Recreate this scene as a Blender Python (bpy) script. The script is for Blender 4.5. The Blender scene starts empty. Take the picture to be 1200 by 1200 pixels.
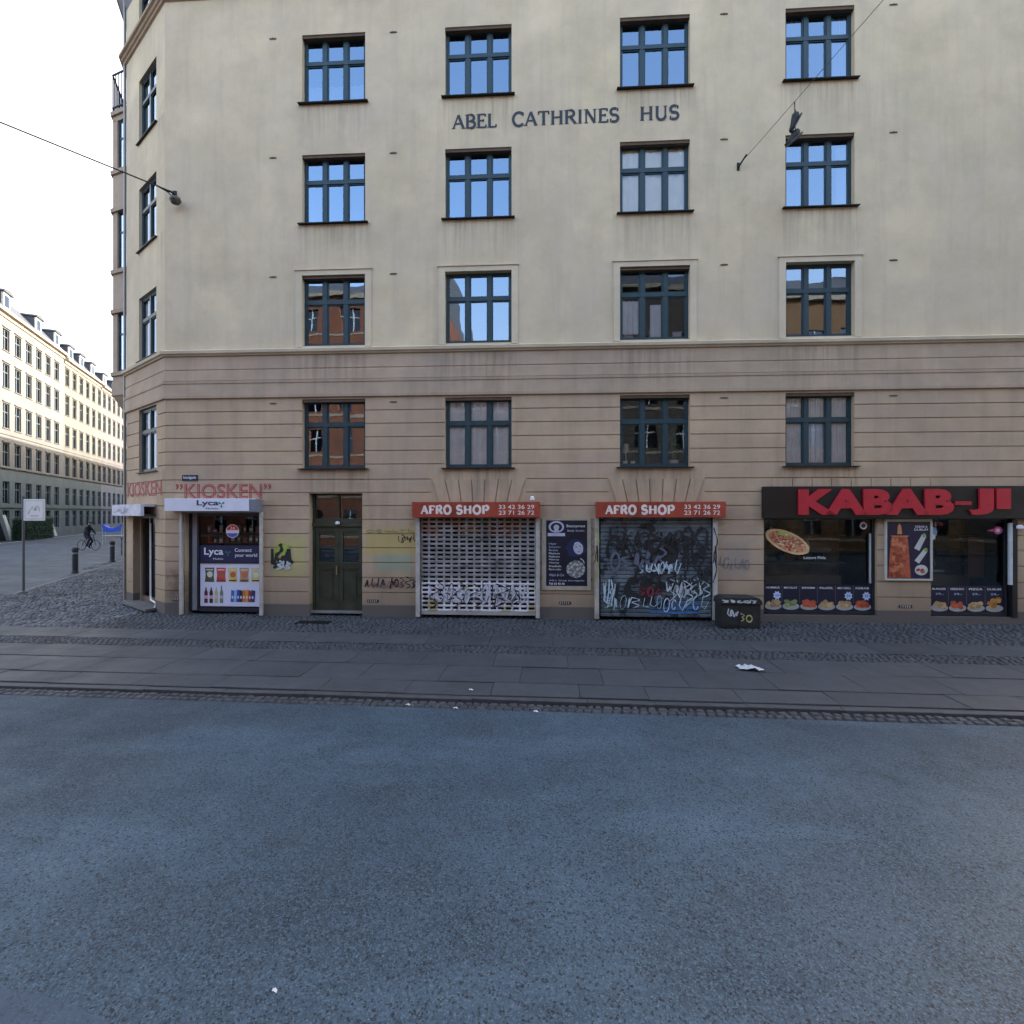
import bpy, math, random
from mathutils import Vector, Matrix
R = math.radians
random.seed(7)
scene = bpy.context.scene
col = scene.collection

# ------------------------------------------------------------------ camera, sky, sun, exposure
cam_d = bpy.data.cameras.new('camera')
cam = bpy.data.objects.new('camera', cam_d); col.objects.link(cam)
cam.location = (0, 0, 2.6); cam.rotation_euler = (R(90), 0, 0)
cam_d.sensor_width = 36; cam_d.lens = 18.0
cam_d.clip_start = 0.1; cam_d.clip_end = 3000
scene.camera = cam
SUN_EL, SUN_AZ = 21.0, 62.0          # azimuth measured clockwise from +Y
world = bpy.data.worlds.new('World'); scene.world = world; world.use_nodes = True
nt = world.node_tree; nt.nodes.clear()
sky = nt.nodes.new('ShaderNodeTexSky'); sky.sky_type = 'NISHITA'; sky.sun_disc = False
sky.sun_elevation = R(SUN_EL); sky.sun_rotation = R(SUN_AZ)
sky.air_density = 1.0; sky.dust_density = 3.0; sky.ozone_density = 1.0; sky.altitude = 10
bg = nt.nodes.new('ShaderNodeBackground'); bg.inputs[1].default_value = 0.15
wo = nt.nodes.new('ShaderNodeOutputWorld')
def wn(t, **k):
    x = nt.nodes.new(t)
    for a, b in k.items(): setattr(x, a, b)
    return x
wtc = wn('ShaderNodeTexCoord'); wns = wn('ShaderNodeTexNoise'); wns.inputs['Scale'].default_value = 2.2; wns.inputs['Detail'].default_value = 6
wmp = wn('ShaderNodeMapping'); wmp.inputs['Scale'].default_value = (1, 1, 2.5)
nt.links.new(wtc.outputs['Generated'], wmp.inputs[0]); nt.links.new(wmp.outputs[0], wns.inputs['Vector'])
wdt = wn('ShaderNodeVectorMath', operation='DOT_PRODUCT'); wdt.inputs[1].default_value = (-.60, .76, .25)
nt.links.new(wtc.outputs['Generated'], wdt.inputs[0])
wsm = wn('ShaderNodeMath', operation='MULTIPLY_ADD'); wsm.inputs[1].default_value = .6; nt.links.new(wns.outputs['Fac'], wsm.inputs[0]); nt.links.new(wdt.outputs['Value'], wsm.inputs[2])
wmr = wn('ShaderNodeMapRange'); wmr.inputs[1].default_value = .55; wmr.inputs[2].default_value = 1.05; wmr.inputs[4].default_value = .92; nt.links.new(wsm.outputs[0], wmr.inputs[0])
wsz = wn('ShaderNodeSeparateXYZ'); nt.links.new(wtc.outputs['Generated'], wsz.inputs[0])
whz = wn('ShaderNodeMapRange'); whz.inputs[1].default_value = .20; whz.inputs[2].default_value = .48; whz.inputs[3].default_value = .62; whz.inputs[4].default_value = 0; nt.links.new(wsz.outputs[2], whz.inputs[0])
wmax = wn('ShaderNodeMath', operation='MAXIMUM'); nt.links.new(wmr.outputs[0], wmax.inputs[0]); nt.links.new(whz.outputs[0], wmax.inputs[1])
wmx = wn('ShaderNodeMix', data_type='RGBA'); wmx.inputs[7].default_value = (1.95, 1.93, 1.95, 1)
nt.links.new(wmax.outputs[0], wmx.inputs[0]); nt.links.new(sky.outputs[0], wmx.inputs[6])
nt.links.new(wmx.outputs[2], bg.inputs[0]); nt.links.new(bg.outputs[0], wo.inputs[0])
sun_d = bpy.data.lights.new('sun', 'SUN'); sun_d.energy = 2.1; sun_d.angle = R(0.5); sun_d.color = (1, .95, .87)
sun = bpy.data.objects.new('sun', sun_d); col.objects.link(sun)
S = Vector((math.sin(R(SUN_AZ))*math.cos(R(SUN_EL)), math.cos(R(SUN_AZ))*math.cos(R(SUN_EL)), math.sin(R(SUN_EL))))
sun.rotation_euler = S.to_track_quat('Z', 'Y').to_euler(); sun.location = S*60
vs = scene.view_settings
vs.view_transform = 'Standard'; vs.look = 'None'; vs.gamma = 1.0; vs.exposure = 2.92
scene.cycles.max_bounces = 8; scene.cycles.transparent_max_bounces = 12
scene.cycles.caustics_reflective = False; scene.cycles.caustics_refractive = False
scene.cycles.sample_clamp_indirect = 4.0

# ------------------------------------------------------------------ materials
class N:
    """small node-tree helper"""
    def __init__(s, name):
        s.m = bpy.data.materials.new(name); s.m.use_nodes = True
        s.t = s.m.node_tree; s.t.nodes.clear()
        s.out = s.t.nodes.new('ShaderNodeOutputMaterial')
        s.tc = s.t.nodes.new('ShaderNodeTexCoord').outputs['Object']
    def n(s, typ, **kw):
        x = s.t.nodes.new(typ)
        for k, v in kw.items():
            if k.startswith('i_'):
                key = k[2:]; x.inputs[int(key) if key.isdigit() else key.replace('_', ' ')].default_value = v
            else: setattr(x, k, v)
        return x
    def l(s, a, b): s.t.links.new(a, b)
    def noise(s, scale, detail=4, rough=.55, vec=None, w=None):
        x = s.n('ShaderNodeTexNoise', i_Scale=scale, i_Detail=detail, i_Roughness=rough)
        s.l(vec or s.tc, x.inputs['Vector']); return x.outputs['Fac']
    def ramp(s, v, a, b, lo=0., hi=1.):
        x = s.n('ShaderNodeMapRange', i_1=a, i_2=b, i_3=lo, i_4=hi); x.clamp = True
        s.l(v, x.inputs[0]); return x.outputs[0]
    def math(s, op, a, b=None):
        x = s.n('ShaderNodeMath', operation=op)
        for i, v in enumerate((a, b)):
            if v is None: continue
            if isinstance(v, (int, float)): x.inputs[i].default_value = v
            else: s.l(v, x.inputs[i])
        return x.outputs[0]
    def mix(s, f, a, b, mode='MIX'):
        x = s.n('ShaderNodeMix', data_type='RGBA', blend_type=mode)
        for key, v in ((0, f), (6, a), (7, b)):
            if isinstance(v, (int, float)): x.inputs[key].default_value = v
            elif isinstance(v, tuple): x.inputs[key].default_value = v if len(v) == 4 else (*v, 1)
            else: s.l(v, x.inputs[key])
        return x.outputs[2]
    def scaled(s, v):
        x = s.n('ShaderNodeMapping'); x.inputs['Scale'].default_value = v; s.l(s.tc, x.inputs[0]); return x.outputs[0]
    def bsdf(s, colr, rough=.8, metal=0., height=None, bstr=.3, bdist=.01, spec=.5):
        b = s.n('ShaderNodeBsdfPrincipled')
        if isinstance(colr, tuple): b.inputs['Base Color'].default_value = (*colr[:3], 1)
        else: s.l(colr, b.inputs['Base Color'])
        if isinstance(rough, (int, float)): b.inputs['Roughness'].default_value = rough
        else: s.l(rough, b.inputs['Roughness'])
        b.inputs['Metallic'].default_value = metal
        b.inputs['Specular IOR Level'].default_value = spec
        if height is not None:
            bm = s.n('ShaderNodeBump', i_Strength=bstr, i_Distance=bdist)
            s.l(height, bm.inputs['Height']); s.l(bm.outputs[0], b.inputs['Normal'])
        s.l(b.outputs[0], s.out.inputs[0]); return b

_m = {}
def M(name, c=(.5, .5, .5), rough=.7, metal=0., var=.12, scale=4., bump=.15, spec=.4):
    """plain procedural paint / plastic / metal with a little wear"""
    if name in _m: return _m[name]
    n = N(name)
    f = n.noise(scale, 5, .6); f2 = n.noise(scale*9, 3, .6)
    a = n.mix(n.ramp(f, .3, .7), tuple(x*(1-var) for x in c), tuple(min(1, x*(1+var)) for x in c))
    a = n.mix(n.ramp(f2, .55, .8, 0, var), a, (.05, .045, .04))
    n.bsdf(a, n.ramp(f, .2, .8, max(.05, rough-.1), min(1, rough+.1)), metal, f2, bump, .003, spec)
    _m[name] = n.m; return n.m

def wall_mat(name, base, base2, streak, plinth=False, patches=(), drips=None):
    n = N(name)
    big = n.noise(.35, 4, .6); mid = n.noise(2.2, 6, .65); fine = n.noise(45, 4, .7); mott = n.noise(.9, 5, .6)
    vst = n.noise(1.0, 5, .65, n.scaled((3.0, 3.0, .22)))
    c = n.mix(n.ramp(big, .32, .68), base, base2)
    c = n.mix(n.ramp(mott, .45, .66, 0, .7), c, tuple(x*.80 for x in base))
    c = n.mix(n.ramp(vst, .5, .75, 0, .45), c, streak)
    c = n.mix(n.ramp(n.noise(.6, 3, .5), .56, .70, 0, .35), c, tuple(min(1, x*1.25) for x in base))
    c = n.mix(n.ramp(mid, .4, .75, 0, .22), c, tuple(x*.72 for x in streak))
    c = n.mix(n.ramp(fine, .3, .8, .0, .14), c, (.12, .10, .08))
    sep = n.n('ShaderNodeSeparateXYZ'); n.l(n.tc, sep.inputs[0])
    x, z = sep.outputs[0], sep.outputs[2]
    if drips:
        xm = zm = None
        for a, b in drips[0]:
            p = n.math('MULTIPLY', n.ramp(x, a-.22, a-.02), n.ramp(x, b+.02, b+.22, 1, 0)); xm = p if xm is None else n.math('ADD', xm, p)
        for z_, in drips[1]:
            p = n.math('MULTIPLY', n.ramp(z, z_-1.15, z_), n.math('LESS_THAN', z, z_+.01)); zm = p if zm is None else n.math('ADD', zm, p)
        dn = n.ramp(n.noise(1.0, 4, .7, n.scaled((9, 9, .35))), .42, .68)
        c = n.mix(n.math('MULTIPLY', n.math('MULTIPLY', xm, zm), n.math('MULTIPLY', dn, .55)), c, tuple(v*.45 for v in streak))
    def box(x0, x1, z0, z1, soft, nsc, seed=0):
        m = None
        wob = n.math('MULTIPLY', n.math('SUBTRACT', n.noise(nsc, 5, .7), .5), soft*3)
        xx = n.math('ADD', x, wob); zz = n.math('ADD', z, wob)
        for v, a, b in ((xx, x0, x1), (zz, z0, z1)):
            p = n.math('MULTIPLY', n.ramp(v, a-soft*.4, a+soft*.4), n.ramp(v, b-soft*.4, b+soft*.4, 1, 0))
            m = p if m is None else n.math('MULTIPLY', m, p)
        return m
    for (x0, x1, z0, z1, cc, k, soft) in patches:
        mk = box(x0, x1, z0, z1, soft, 3.0)
        mk = n.math('MULTIPLY', mk, n.ramp(n.noise(7, 4, .7), .3, .62, .35, k))
        c = n.mix(mk, c, cc)
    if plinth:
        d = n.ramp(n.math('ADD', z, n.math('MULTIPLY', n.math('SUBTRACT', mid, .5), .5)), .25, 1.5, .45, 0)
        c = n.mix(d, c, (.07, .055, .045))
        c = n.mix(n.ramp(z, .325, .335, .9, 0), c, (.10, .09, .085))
    n.bsdf(c, .92, 0, n.math('ADD', n.math('MULTIPLY', mid, 2.0), fine), .35, .006, .2)
    return n.m

_sx = lambda px: (px-600)/600*12.3/(1+.058*(px-600)/600)/math.cos(math.atan(.058))
DRIPS = ([(_sx(a), _sx(b)) for a, b in ((354, 428), (521.5, 599.5), (726.5, 808.5), (920.5, 1001.5))], [(3.66,), (9.67,), (12.62,), (6.45,)])
MAT_UP = wall_mat('upper_render', (.68, .55, .355), (.59, .485, .35), (.44, .36, .27), drips=DRIPS)
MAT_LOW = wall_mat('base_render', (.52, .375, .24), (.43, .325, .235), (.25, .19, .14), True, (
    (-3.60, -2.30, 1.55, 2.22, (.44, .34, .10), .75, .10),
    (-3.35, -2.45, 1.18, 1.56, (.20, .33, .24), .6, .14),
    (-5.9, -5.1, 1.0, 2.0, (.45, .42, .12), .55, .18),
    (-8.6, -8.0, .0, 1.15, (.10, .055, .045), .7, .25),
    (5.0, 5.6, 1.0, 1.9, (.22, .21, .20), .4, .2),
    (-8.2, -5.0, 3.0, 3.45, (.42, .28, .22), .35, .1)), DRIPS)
MAT_BAND = wall_mat('band_render', (.50, .37, .255), (.43, .33, .245), (.24, .19, .145), drips=DRIPS)
MAT_SUR = wall_mat('surround_render', (.68, .565, .39), (.62, .52, .38), (.48, .40, .31))

def asphalt(name, base, tint, grain=1.):
    n = N(name)
    big = n.noise(.22, 4, .6); mid = n.noise(1.1, 6, .65); wear = n.noise(.45, 5, .6, n.scaled((.45, 1.5, 1)))
    v = n.n('ShaderNodeTexVoronoi', i_Scale=78.); n.l(n.tc, v.inputs['Vector']); sv = n.n('ShaderNodeSeparateColor'); n.l(v.outputs['Color'], sv.inputs[0])
    v2 = n.n('ShaderNodeTexVoronoi', i_Scale=150.); n.l(n.tc, v2.inputs['Vector']); sv2 = n.n('ShaderNodeSeparateColor'); n.l(v2.outputs['Color'], sv2.inputs[0])
    c = n.mix(n.ramp(big, .38, .60), base, tint)
    c = n.mix(n.ramp(mid, .42, .70, 0, .5), c, tuple(x*.6 for x in base))
    c = n.mix(n.ramp(wear, .50, .68, 0, .55), c, tuple(x*1.7 for x in tint))
    c = n.mix(n.ramp(sv.outputs[0], .60, 1., 0, .38*grain), c, (.09, .135, .185))
    c = n.mix(n.ramp(sv.outputs[1], .72, .95, 0, .9*grain), c, (.006, .008, .012))
    c = n.mix(n.ramp(sv2.outputs[0], .84, .97, 0, .35*grain), c, (.14, .19, .24))
    c = n.mix(n.ramp(n.noise(6.5, 3, .8), .71, .76, 0, .7), c, (.008, .010, .014))
    c = n.mix(n.ramp(n.noise(.9, 3, .6), .62, .72, 0, .4), c, (.012, .016, .02))
    n.bsdf(c, n.ramp(mid, .3, .7, .62, .85), 0, n.math('ADD', v.outputs['Distance'], sv.outputs[2]), .35*grain, .004, .35)
    return n.m
MAT_ASPH = asphalt('asphalt', (.018, .032, .047), (.040, .066, .092))
MAT_ASPH2 = asphalt('side_asphalt', (.045, .052, .062), (.062, .07, .081))
MAT_PATCH = asphalt('pale_asphalt', (.032, .050, .074), (.042, .062, .088), .4)

def stone(name, a, b, sc=.9):
    n = N(name)
    g = n.n('ShaderNodeNewGeometry')
    c = n.mix(g.outputs['Random Per Island'], a, b)
    f = n.noise(28, 4, .7); w = n.noise(sc, 5, .65)
    c = n.mix(n.ramp(w, .4, .7, 0, .55), c, tuple(x*.5 for x in a))
    c = n.mix(n.ramp(f, .45, .8, 0, .4), c, tuple(min(1, x*1.7) for x in b))
    c = n.mix(n.ramp(n.noise(3.2, 4, .8), .6, .72, 0, .5), c, (.02, .02, .02))
    n.bsdf(c, n.ramp(w, .3, .7, .55, .8), 0, f, .4, .004, .4)
    return n.m
MAT_SLAB = stone('slab_concrete', (.034, .037, .043), (.050, .054, .062))
MAT_COB = stone('granite_setts', (.032, .034, .039), (.054, .057, .063))
MAT_COB2 = stone('pale_setts', (.036, .040, .047), (.125, .13, .142))
MAT_JOINT = M('joint_dirt', (.026, .026, .027), .95, var=.3, scale=3)

def glass(name, refl=.42, tint=(.55, .6, .62), wob=.0012):
    n = N(name)
    gl = n.n('ShaderNodeBsdfGlossy'); gl.inputs['Roughness'].default_value = .015; gl.inputs['Color'].default_value = (.62, .79, 1, 1)
    tr = n.n('ShaderNodeBsdfTransparent'); tr.inputs[0].default_value = (*tint, 1)
    bm = n.n('ShaderNodeBump', i_Strength=.25, i_Distance=wob*6); n.l(n.noise(1.6, 2, .4), bm.inputs['Height']); n.l(bm.outputs[0], gl.inputs['Normal'])
    lw = n.n('ShaderNodeFresnel', i_IOR=1.5)
    f = n.math('ADD', n.math('MULTIPLY', lw.outputs[0], .9), refl)
    f = n.math('MINIMUM', f, .95)
    mx = n.n('ShaderNodeMixShader'); n.l(f, mx.inputs[0]); n.l(tr.outputs[0], mx.inputs[1]); n.l(gl.outputs[0], mx.inputs[2])
    n.l(mx.outputs[0], n.out.inputs[0]); return n.m
GL_UP = glass('window_glass', .24)
GL_SHOP = glass('shop_glass', -.01, (.8, .84, .84))
GL_FAR = glass('far_glass', .06, (.2, .22, .23))

FR = M('window_frame_paint', (.016, .042, .052), .45, var=.2, scale=8)
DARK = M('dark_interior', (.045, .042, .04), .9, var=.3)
IRON = M('dark_iron', (.02, .02, .022), .5, .6)
BLACK = M('black_print', (.008, .008, .012), .4, var=.3)
WHITE = M('white_print', (.72, .72, .74), .5, var=.06)
RAIL = M('galvanised_rail', (.42, .40, .37), .55, .2, var=.2, scale=6)
REVEAL = M('brown_reveal', (.10, .065, .04), .8, var=.3, scale=5)

# ------------------------------------------------------------------ mesh builder
class MB:
    def __init__(s): s.v = []; s.f = []; s.m = []; s.mats = []; s.off = 0.
    def mi(s, mat):
        if mat not in s.mats: s.mats.append(mat)
        return s.mats.index(mat)
    def face(s, pts, mat):
        k = len(s.v); s.v += [tuple(p) for p in pts]; s.f.append(tuple(range(k, k+len(pts)))); s.m.append(s.mi(mat))
    def mesh(s, vs, fs, mat):
        k = len(s.v); s.v += [tuple(p) for p in vs]; i = s.mi(mat)
        for f in fs: s.f.append(tuple(k+j for j in f)); s.m.append(i)
    def box(s, x0, x1, y0, y1, z0, z1, mat, T=None):
        vs = [Vector(p) for p in ((x0,y0,z0),(x1,y0,z0),(x1,y1,z0),(x0,y1,z0),(x0,y0,z1),(x1,y0,z1),(x1,y1,z1),(x0,y1,z1))]
        if T: vs = [T @ p for p in vs]
        s.mesh(vs, [(0,3,2,1),(4,5,6,7),(0,1,5,4),(1,2,6,5),(2,3,7,6),(3,0,4,7)], mat)
    def prism(s, pts, y0, y1, mat):           # outline in x,z ; thickness along y
        n = len(pts)
        vs = [(p[0], y0, p[1]) for p in pts] + [(p[0], y1, p[1]) for p in pts]
        s.mesh(vs, [tuple(range(n)), tuple(range(2*n-1, n-1, -1))] + [(i, i+n, (i+1) % n+n, (i+1) % n) for i in range(n)], mat)
    def flat(s, pts, d, mat): s.face([(p[0], -d, p[1]) for p in pts], mat)
    def rect(s, x0, x1, z0, z1, d, mat): s.flat([(x0,z0),(x1,z0),(x1,z1),(x0,z1)], d, mat)
    def ell(s, cx, cz, rx, rz, d, mat, n=20, jit=0., rot=0.):
        pts = []
        for i in range(n):
            a = 2*math.pi*i/n; k = 1+random.uniform(-jit, jit)
            ex, ez = rx*k*math.cos(a), rz*k*math.sin(a)
            pts.append((cx+ex*math.cos(rot)-ez*math.sin(rot), cz+ex*math.sin(rot)+ez*math.cos(rot)))
        s.flat(pts, d, mat)
    def tube(s, pts, r, mat, n=8, r2=None):
        pts = [Vector(p) for p in pts]; rings = []; m = len(pts)
        for i, p in enumerate(pts):
            t = (pts[min(i+1, m-1)]-pts[max(i-1, 0)]).normalized()
            a = t.orthogonal().normalized() if i == 0 else (pa - t*pa.dot(t)).normalized()
            pa = a; b = t.cross(a); rr = r if r2 is None else r+(r2-r)*i/(m-1)
            rings.append([p+(a*math.cos(2*math.pi*j/n)+b*math.sin(2*math.pi*j/n))*rr for j in range(n)])
        vs = [q for rg in rings for q in rg]
        fs = [(i*n+j, i*n+(j+1) % n, (i+1)*n+(j+1) % n, (i+1)*n+j) for i in range(m-1) for j in range(n)]
        fs += [tuple(range(n-1, -1, -1)), tuple((m-1)*n+j for j in range(n))]
        s.mesh(vs, fs, mat)
    def lathe(s, prof, mat, c=(0, 0, 0), n=20):
        vs = [(c[0]+r*math.cos(2*math.pi*j/n), c[1]+r*math.sin(2*math.pi*j/n), c[2]+z) for r, z in prof for j in range(n)]
        m = len(prof)
        fs = [(i*n+j, i*n+(j+1) % n, (i+1)*n+(j+1) % n, (i+1)*n+j) for i in range(m-1) for j in range(n)]
        fs += [tuple(range(n-1, -1, -1)), tuple((m-1)*n+j for j in range(n))]
        s.mesh(vs, fs, mat)
    def ribbon(s, pts, w, d, mat, wv=0.):
        n = len(pts)
        L, Rr = [], []
        for i in range(n):
            a, b = pts[max(i-1, 0)], pts[min(i+1, n-1)]
            tx, tz = b[0]-a[0], b[1]-a[1]; q = math.hypot(tx, tz) or 1
            ww = w*(1+wv*math.sin(i*1.3))/2
            dd = d+.0018*i/n
            L.append((pts[i][0]-tz/q*ww, -dd, pts[i][1]+tx/q*ww)); Rr.append((pts[i][0]+tz/q*ww, -dd, pts[i][1]-tx/q*ww))
        for i in range(n-1): s.face([Rr[i], Rr[i+1], L[i+1], L[i]], mat)
    def sweep(s, prof, path, mat, closed=False):   # prof: (outward, z) ; path: plan points, outward is to the right-hand normal (ty,-tx)
        P = [Vector((p[0], p[1])) for p in path]; n = len(P); offs = []
        for i in range(n):
            d0 = (P[i]-P[i-1]).normalized() if i else (P[1]-P[0]).normalized()
            d1 = (P[i+1]-P[i]).normalized() if i < n-1 else d0
            n0 = Vector((d0.y, -d0.x)); n1 = Vector((d1.y, -d1.x))
            b = (n0+n1).normalized(); offs.append(b/max(.3, b.dot(n0)))
        k = len(prof)
        vs = [(P[i].x+offs[i].x*o, P[i].y+offs[i].y*o, z) for i in range(n) for o, z in prof]
        fs = [(i*k+j, i*k+j+1, (i+1)*k+j+1, (i+1)*k+j) for i in range(n-1) for j in range(k-1)]
        fs += [tuple(range(k)), tuple((n-1)*k+j for j in range(k))]
        s.mesh(vs, fs, mat)
    def text(s, txt, x0, x1, z0, z1, d, mat, ext=.002, off=0., shear=0.):
        cu = bpy.data.curves.new('t', 'FONT'); cu.body = txt; cu.size = 1; cu.offset = off; cu.extrude = 0; cu.shear = shear; cu.resolution_u = 3
        o = bpy.data.objects.new('t', cu); col.objects.link(o)
        dg = bpy.context.evaluated_depsgraph_get(); me = bpy.data.meshes.new_from_object(o.evaluated_get(dg))
        vs = [v.co.copy() for v in me.vertices]; fs = [tuple(p.vertices) for p in me.polygons]
        ek = {}
        for f in fs:
            for i in range(len(f)):
                e = (f[i], f[(i+1) % len(f)]); ek[tuple(sorted(e))] = ek.get(tuple(sorted(e)), []) + [e]
        bpy.data.objects.remove(o); bpy.data.meshes.remove(me); bpy.data.curves.remove(cu)
        ax, bx = min(v.x for v in vs), max(v.x for v in vs); ay, by = min(v.y for v in vs), max(v.y for v in vs)
        q = [(x0+(v.x-ax)/(bx-ax)*(x1-x0), z0+(v.y-ay)/(by-ay)*(z1-z0)) for v in vs]
        n = len(q)
        pts = [(p[0], -(d+ext), p[1]) for p in q] + [(p[0], -d, p[1]) for p in q]
        sides = [(e[0][0], e[0][1], e[0][1]+n, e[0][0]+n) for e in ek.values() if len(e) == 1]
        s.mesh(pts, fs+sides, mat)
    def build(s, name, parent=None, loc=(0, 0, 0), rz=0., smooth=False, bevel=0.):
        me = bpy.data.meshes.new(name); me.from_pydata(s.v, [], s.f)
        for m in s.mats: me.materials.append(m)
        me.polygons.foreach_set('material_index', s.m)
        if smooth: me.polygons.foreach_set('use_smooth', [True]*len(s.f))
        me.update()
        o = bpy.data.objects.new(name, me); col.objects.link(o)
        o.location = loc; o.rotation_euler = (0, 0, rz)
        if parent: o.parent = parent
        if bevel:
            b = o.modifiers.new('bevel', 'BEVEL'); b.width = bevel; b.segments = 2; b.limit_method = 'ANGLE'
        return o

def tag(o, label=None, cat=None, group=None, kind=None):
    if label: o['label'] = label
    if cat: o['category'] = cat
    if group: o['group'] = group
    if kind: o['kind'] = kind
    return o
def empty(name, loc, rz=0., parent=None, **k):
    o = bpy.data.objects.new(name, None); col.objects.link(o); o.location = loc; o.rotation_euler = (0, 0, rz); o.empty_display_size = .3
    if parent: o.parent = parent
    return tag(o, **k)
def copy_tree(o, parent=None):
    c = o.copy(); col.objects.link(c)
    if parent: c.parent = parent
    for ch in list(o.children): copy_tree(ch, c)
    return c

def cells(mb, sc, zc, depth, mat, rev=.28, matfn=None):
    """wall front with relief: depth(s,z) = inward offset, or None for an opening"""
    sc = sorted(set(round(x, 4) for x in sc)); zc = sorted(set(round(x, 4) for x in zc))
    D = [[depth((sc[i]+sc[i+1])/2, (zc[j]+zc[j+1])/2) for j in range(len(zc)-1)] for i in range(len(sc)-1)]
    g = lambda d: rev if d is None else d
    for j in range(len(zc)-1):
        i = 0
        while i < len(sc)-1:
            k = i
            while k+1 < len(sc)-1 and D[k+1][j] == D[i][j]: k += 1
            d = D[i][j]
            if d is not None:
                a, b, z0, z1 = sc[i], sc[k+1], zc[j], zc[j+1]
                mb.face([(a, d, z0), (b, d, z0), (b, d, z1), (a, d, z1)], mat)
            i = k+1
    for i in range(len(sc)-1):
        for j in range(len(zc)-1):
            a, b, z0, z1 = sc[i], sc[i+1], zc[j], zc[j+1]
            if i+1 < len(sc)-1 and g(D[i][j]) != g(D[i+1][j]):
                p, q = g(D[i][j]), g(D[i+1][j])
                pts = [(b, p, z0), (b, q, z0), (b, q, z1), (b, p, z1)]; mb.face(pts, mat)
            if j+1 < len(zc)-1 and g(D[i][j]) != g(D[i][j+1]):
                p, q = g(D[i][j]), g(D[i][j+1])
                pts = [(a, p, z1), (b, p, z1), (b, q, z1), (a, q, z1)]; mb.face(pts, mat)

# ------------------------------------------------------------------ ground, roads, pavements
PAV = .045                                    # pavement height
PR = -math.atan(.08)                         # kerb direction of the main street
def plane(name, pts, z, mat, kind='structure'):
    mb = MB(); mb.face([(p[0], p[1], z) for p in pts], mat); return tag(mb.build(name), kind=kind)
plane('ground', [(-400, -300), (400, -300), (400, 500), (-400, 500)], -.03, M('far_ground', (.09, .09, .09), .9))
me_pts = lambda c, x: (x, c-.08*x)
plane('main_road', [(-90, -8.5), (60, -8.5), me_pts(6.70, 60), me_pts(6.70, -90)], 0, MAT_ASPH)
# raised pavement base sheets
SD = Vector((-.407, .914)); SN = Vector((-.914, -.407))    # side street direction, outward normal of our side wall
C0 = Vector((-11.01, 14.62))                                # corner between chamfer and side wall
kerbP = Vector((-15.6, 15.9))                               # corner of the apron kerb by the sign pole
far = lambda p, t: (p[0]+SD.x*t, p[1]+SD.y*t)
plane('side_road', [far(kerbP, -.35), far(kerbP, 150), far(kerbP+SN*13.6, 150), (-60, 14.2)], PAV-.03, MAT_ASPH2)
plane('pavement_bed', [me_pts(6.97, 60), (60, 30), (0, 30), far(C0, 160), far(kerbP, 160), tuple(kerbP), (-60, 16.3), (-90, 16.3), me_pts(6.97, -90)], PAV-.024, MAT_JOINT)
plane('opposite_pavement', [(-90, -8.5), (60, -8.5), (60, -20), (-90, -20)], .06, MAT_SLAB)
plane('far_pavement', [far(kerbP+SN*13.6, -8), far(kerbP+SN*13.6, 150), far(kerbP+SN*30, 150), far(kerbP+SN*30, -8)], PAV, MAT_COB)

def setts(name, rows, mat, size=.1, gap=.012, inside=None, z=PAV, rz=PR, jit=.006):
    """small stones: rows = list of (v0, v1, u0, u1) in the rotated street frame"""
    vs, fs = [], []
    ca, sa = math.cos(rz), math.sin(rz)
    for v0, v1, u0, u1 in rows:
        nv = max(1, round((v1-v0)/size)); hv = (v1-v0)/nv
        for r in range(nv):
            u = u0+random.random()*size
            while u < u1:
                w = size*random.uniform(.8, 1.25)
                if inside and not inside(u*ca-(v0+(r+.5)*hv)*sa, u*sa+(v0+(r+.5)*hv)*ca): u += w; continue
                a0, a1 = u+gap/2, u+w-gap/2; b0, b1 = v0+r*hv+gap/2, v0+(r+1)*hv-gap/2
                t = z+random.uniform(-jit, jit); k = len(vs); e = size*.16
                sk = [random.uniform(-jit, jit)*.8 for _ in range(4)]
                j4 = [(random.uniform(-.006, .006), random.uniform(-.006, .006)) for _ in range(4)]
                for (x, y), q, zz in (((a0,b0),0,z-.03),((a1,b0),1,z-.03),((a1,b1),2,z-.03),((a0,b1),3,z-.03),
                                   ((a0+e,b0+e),0,t+sk[0]),((a1-e,b0+e),1,t+sk[1]),((a1-e,b1-e),2,t+sk[2]),((a0+e,b1-e),3,t+sk[3])):
                    x += j4[q][0]; y += j4[q][1]
                    vs.append((x*ca-y*sa, x*sa+y*ca, zz))
                fs += [tuple(k+i for i in f) for f in ((4,5,6,7),(0,1,5,4),(1,2,6,5),(2,3,7,6),(3,0,4,7))]
                u += w
    me = bpy.data.meshes.new(name); me.from_pydata(vs, [], fs); me.materials.append(mat)
    o = bpy.data.objects.new(name, me); col.objects.link(o); return tag(o, kind='structure')
cr = math.cos(PR)
V = lambda c: c*cr                           # distance along the street normal of the line crossing X=0 at Y=c
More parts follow.
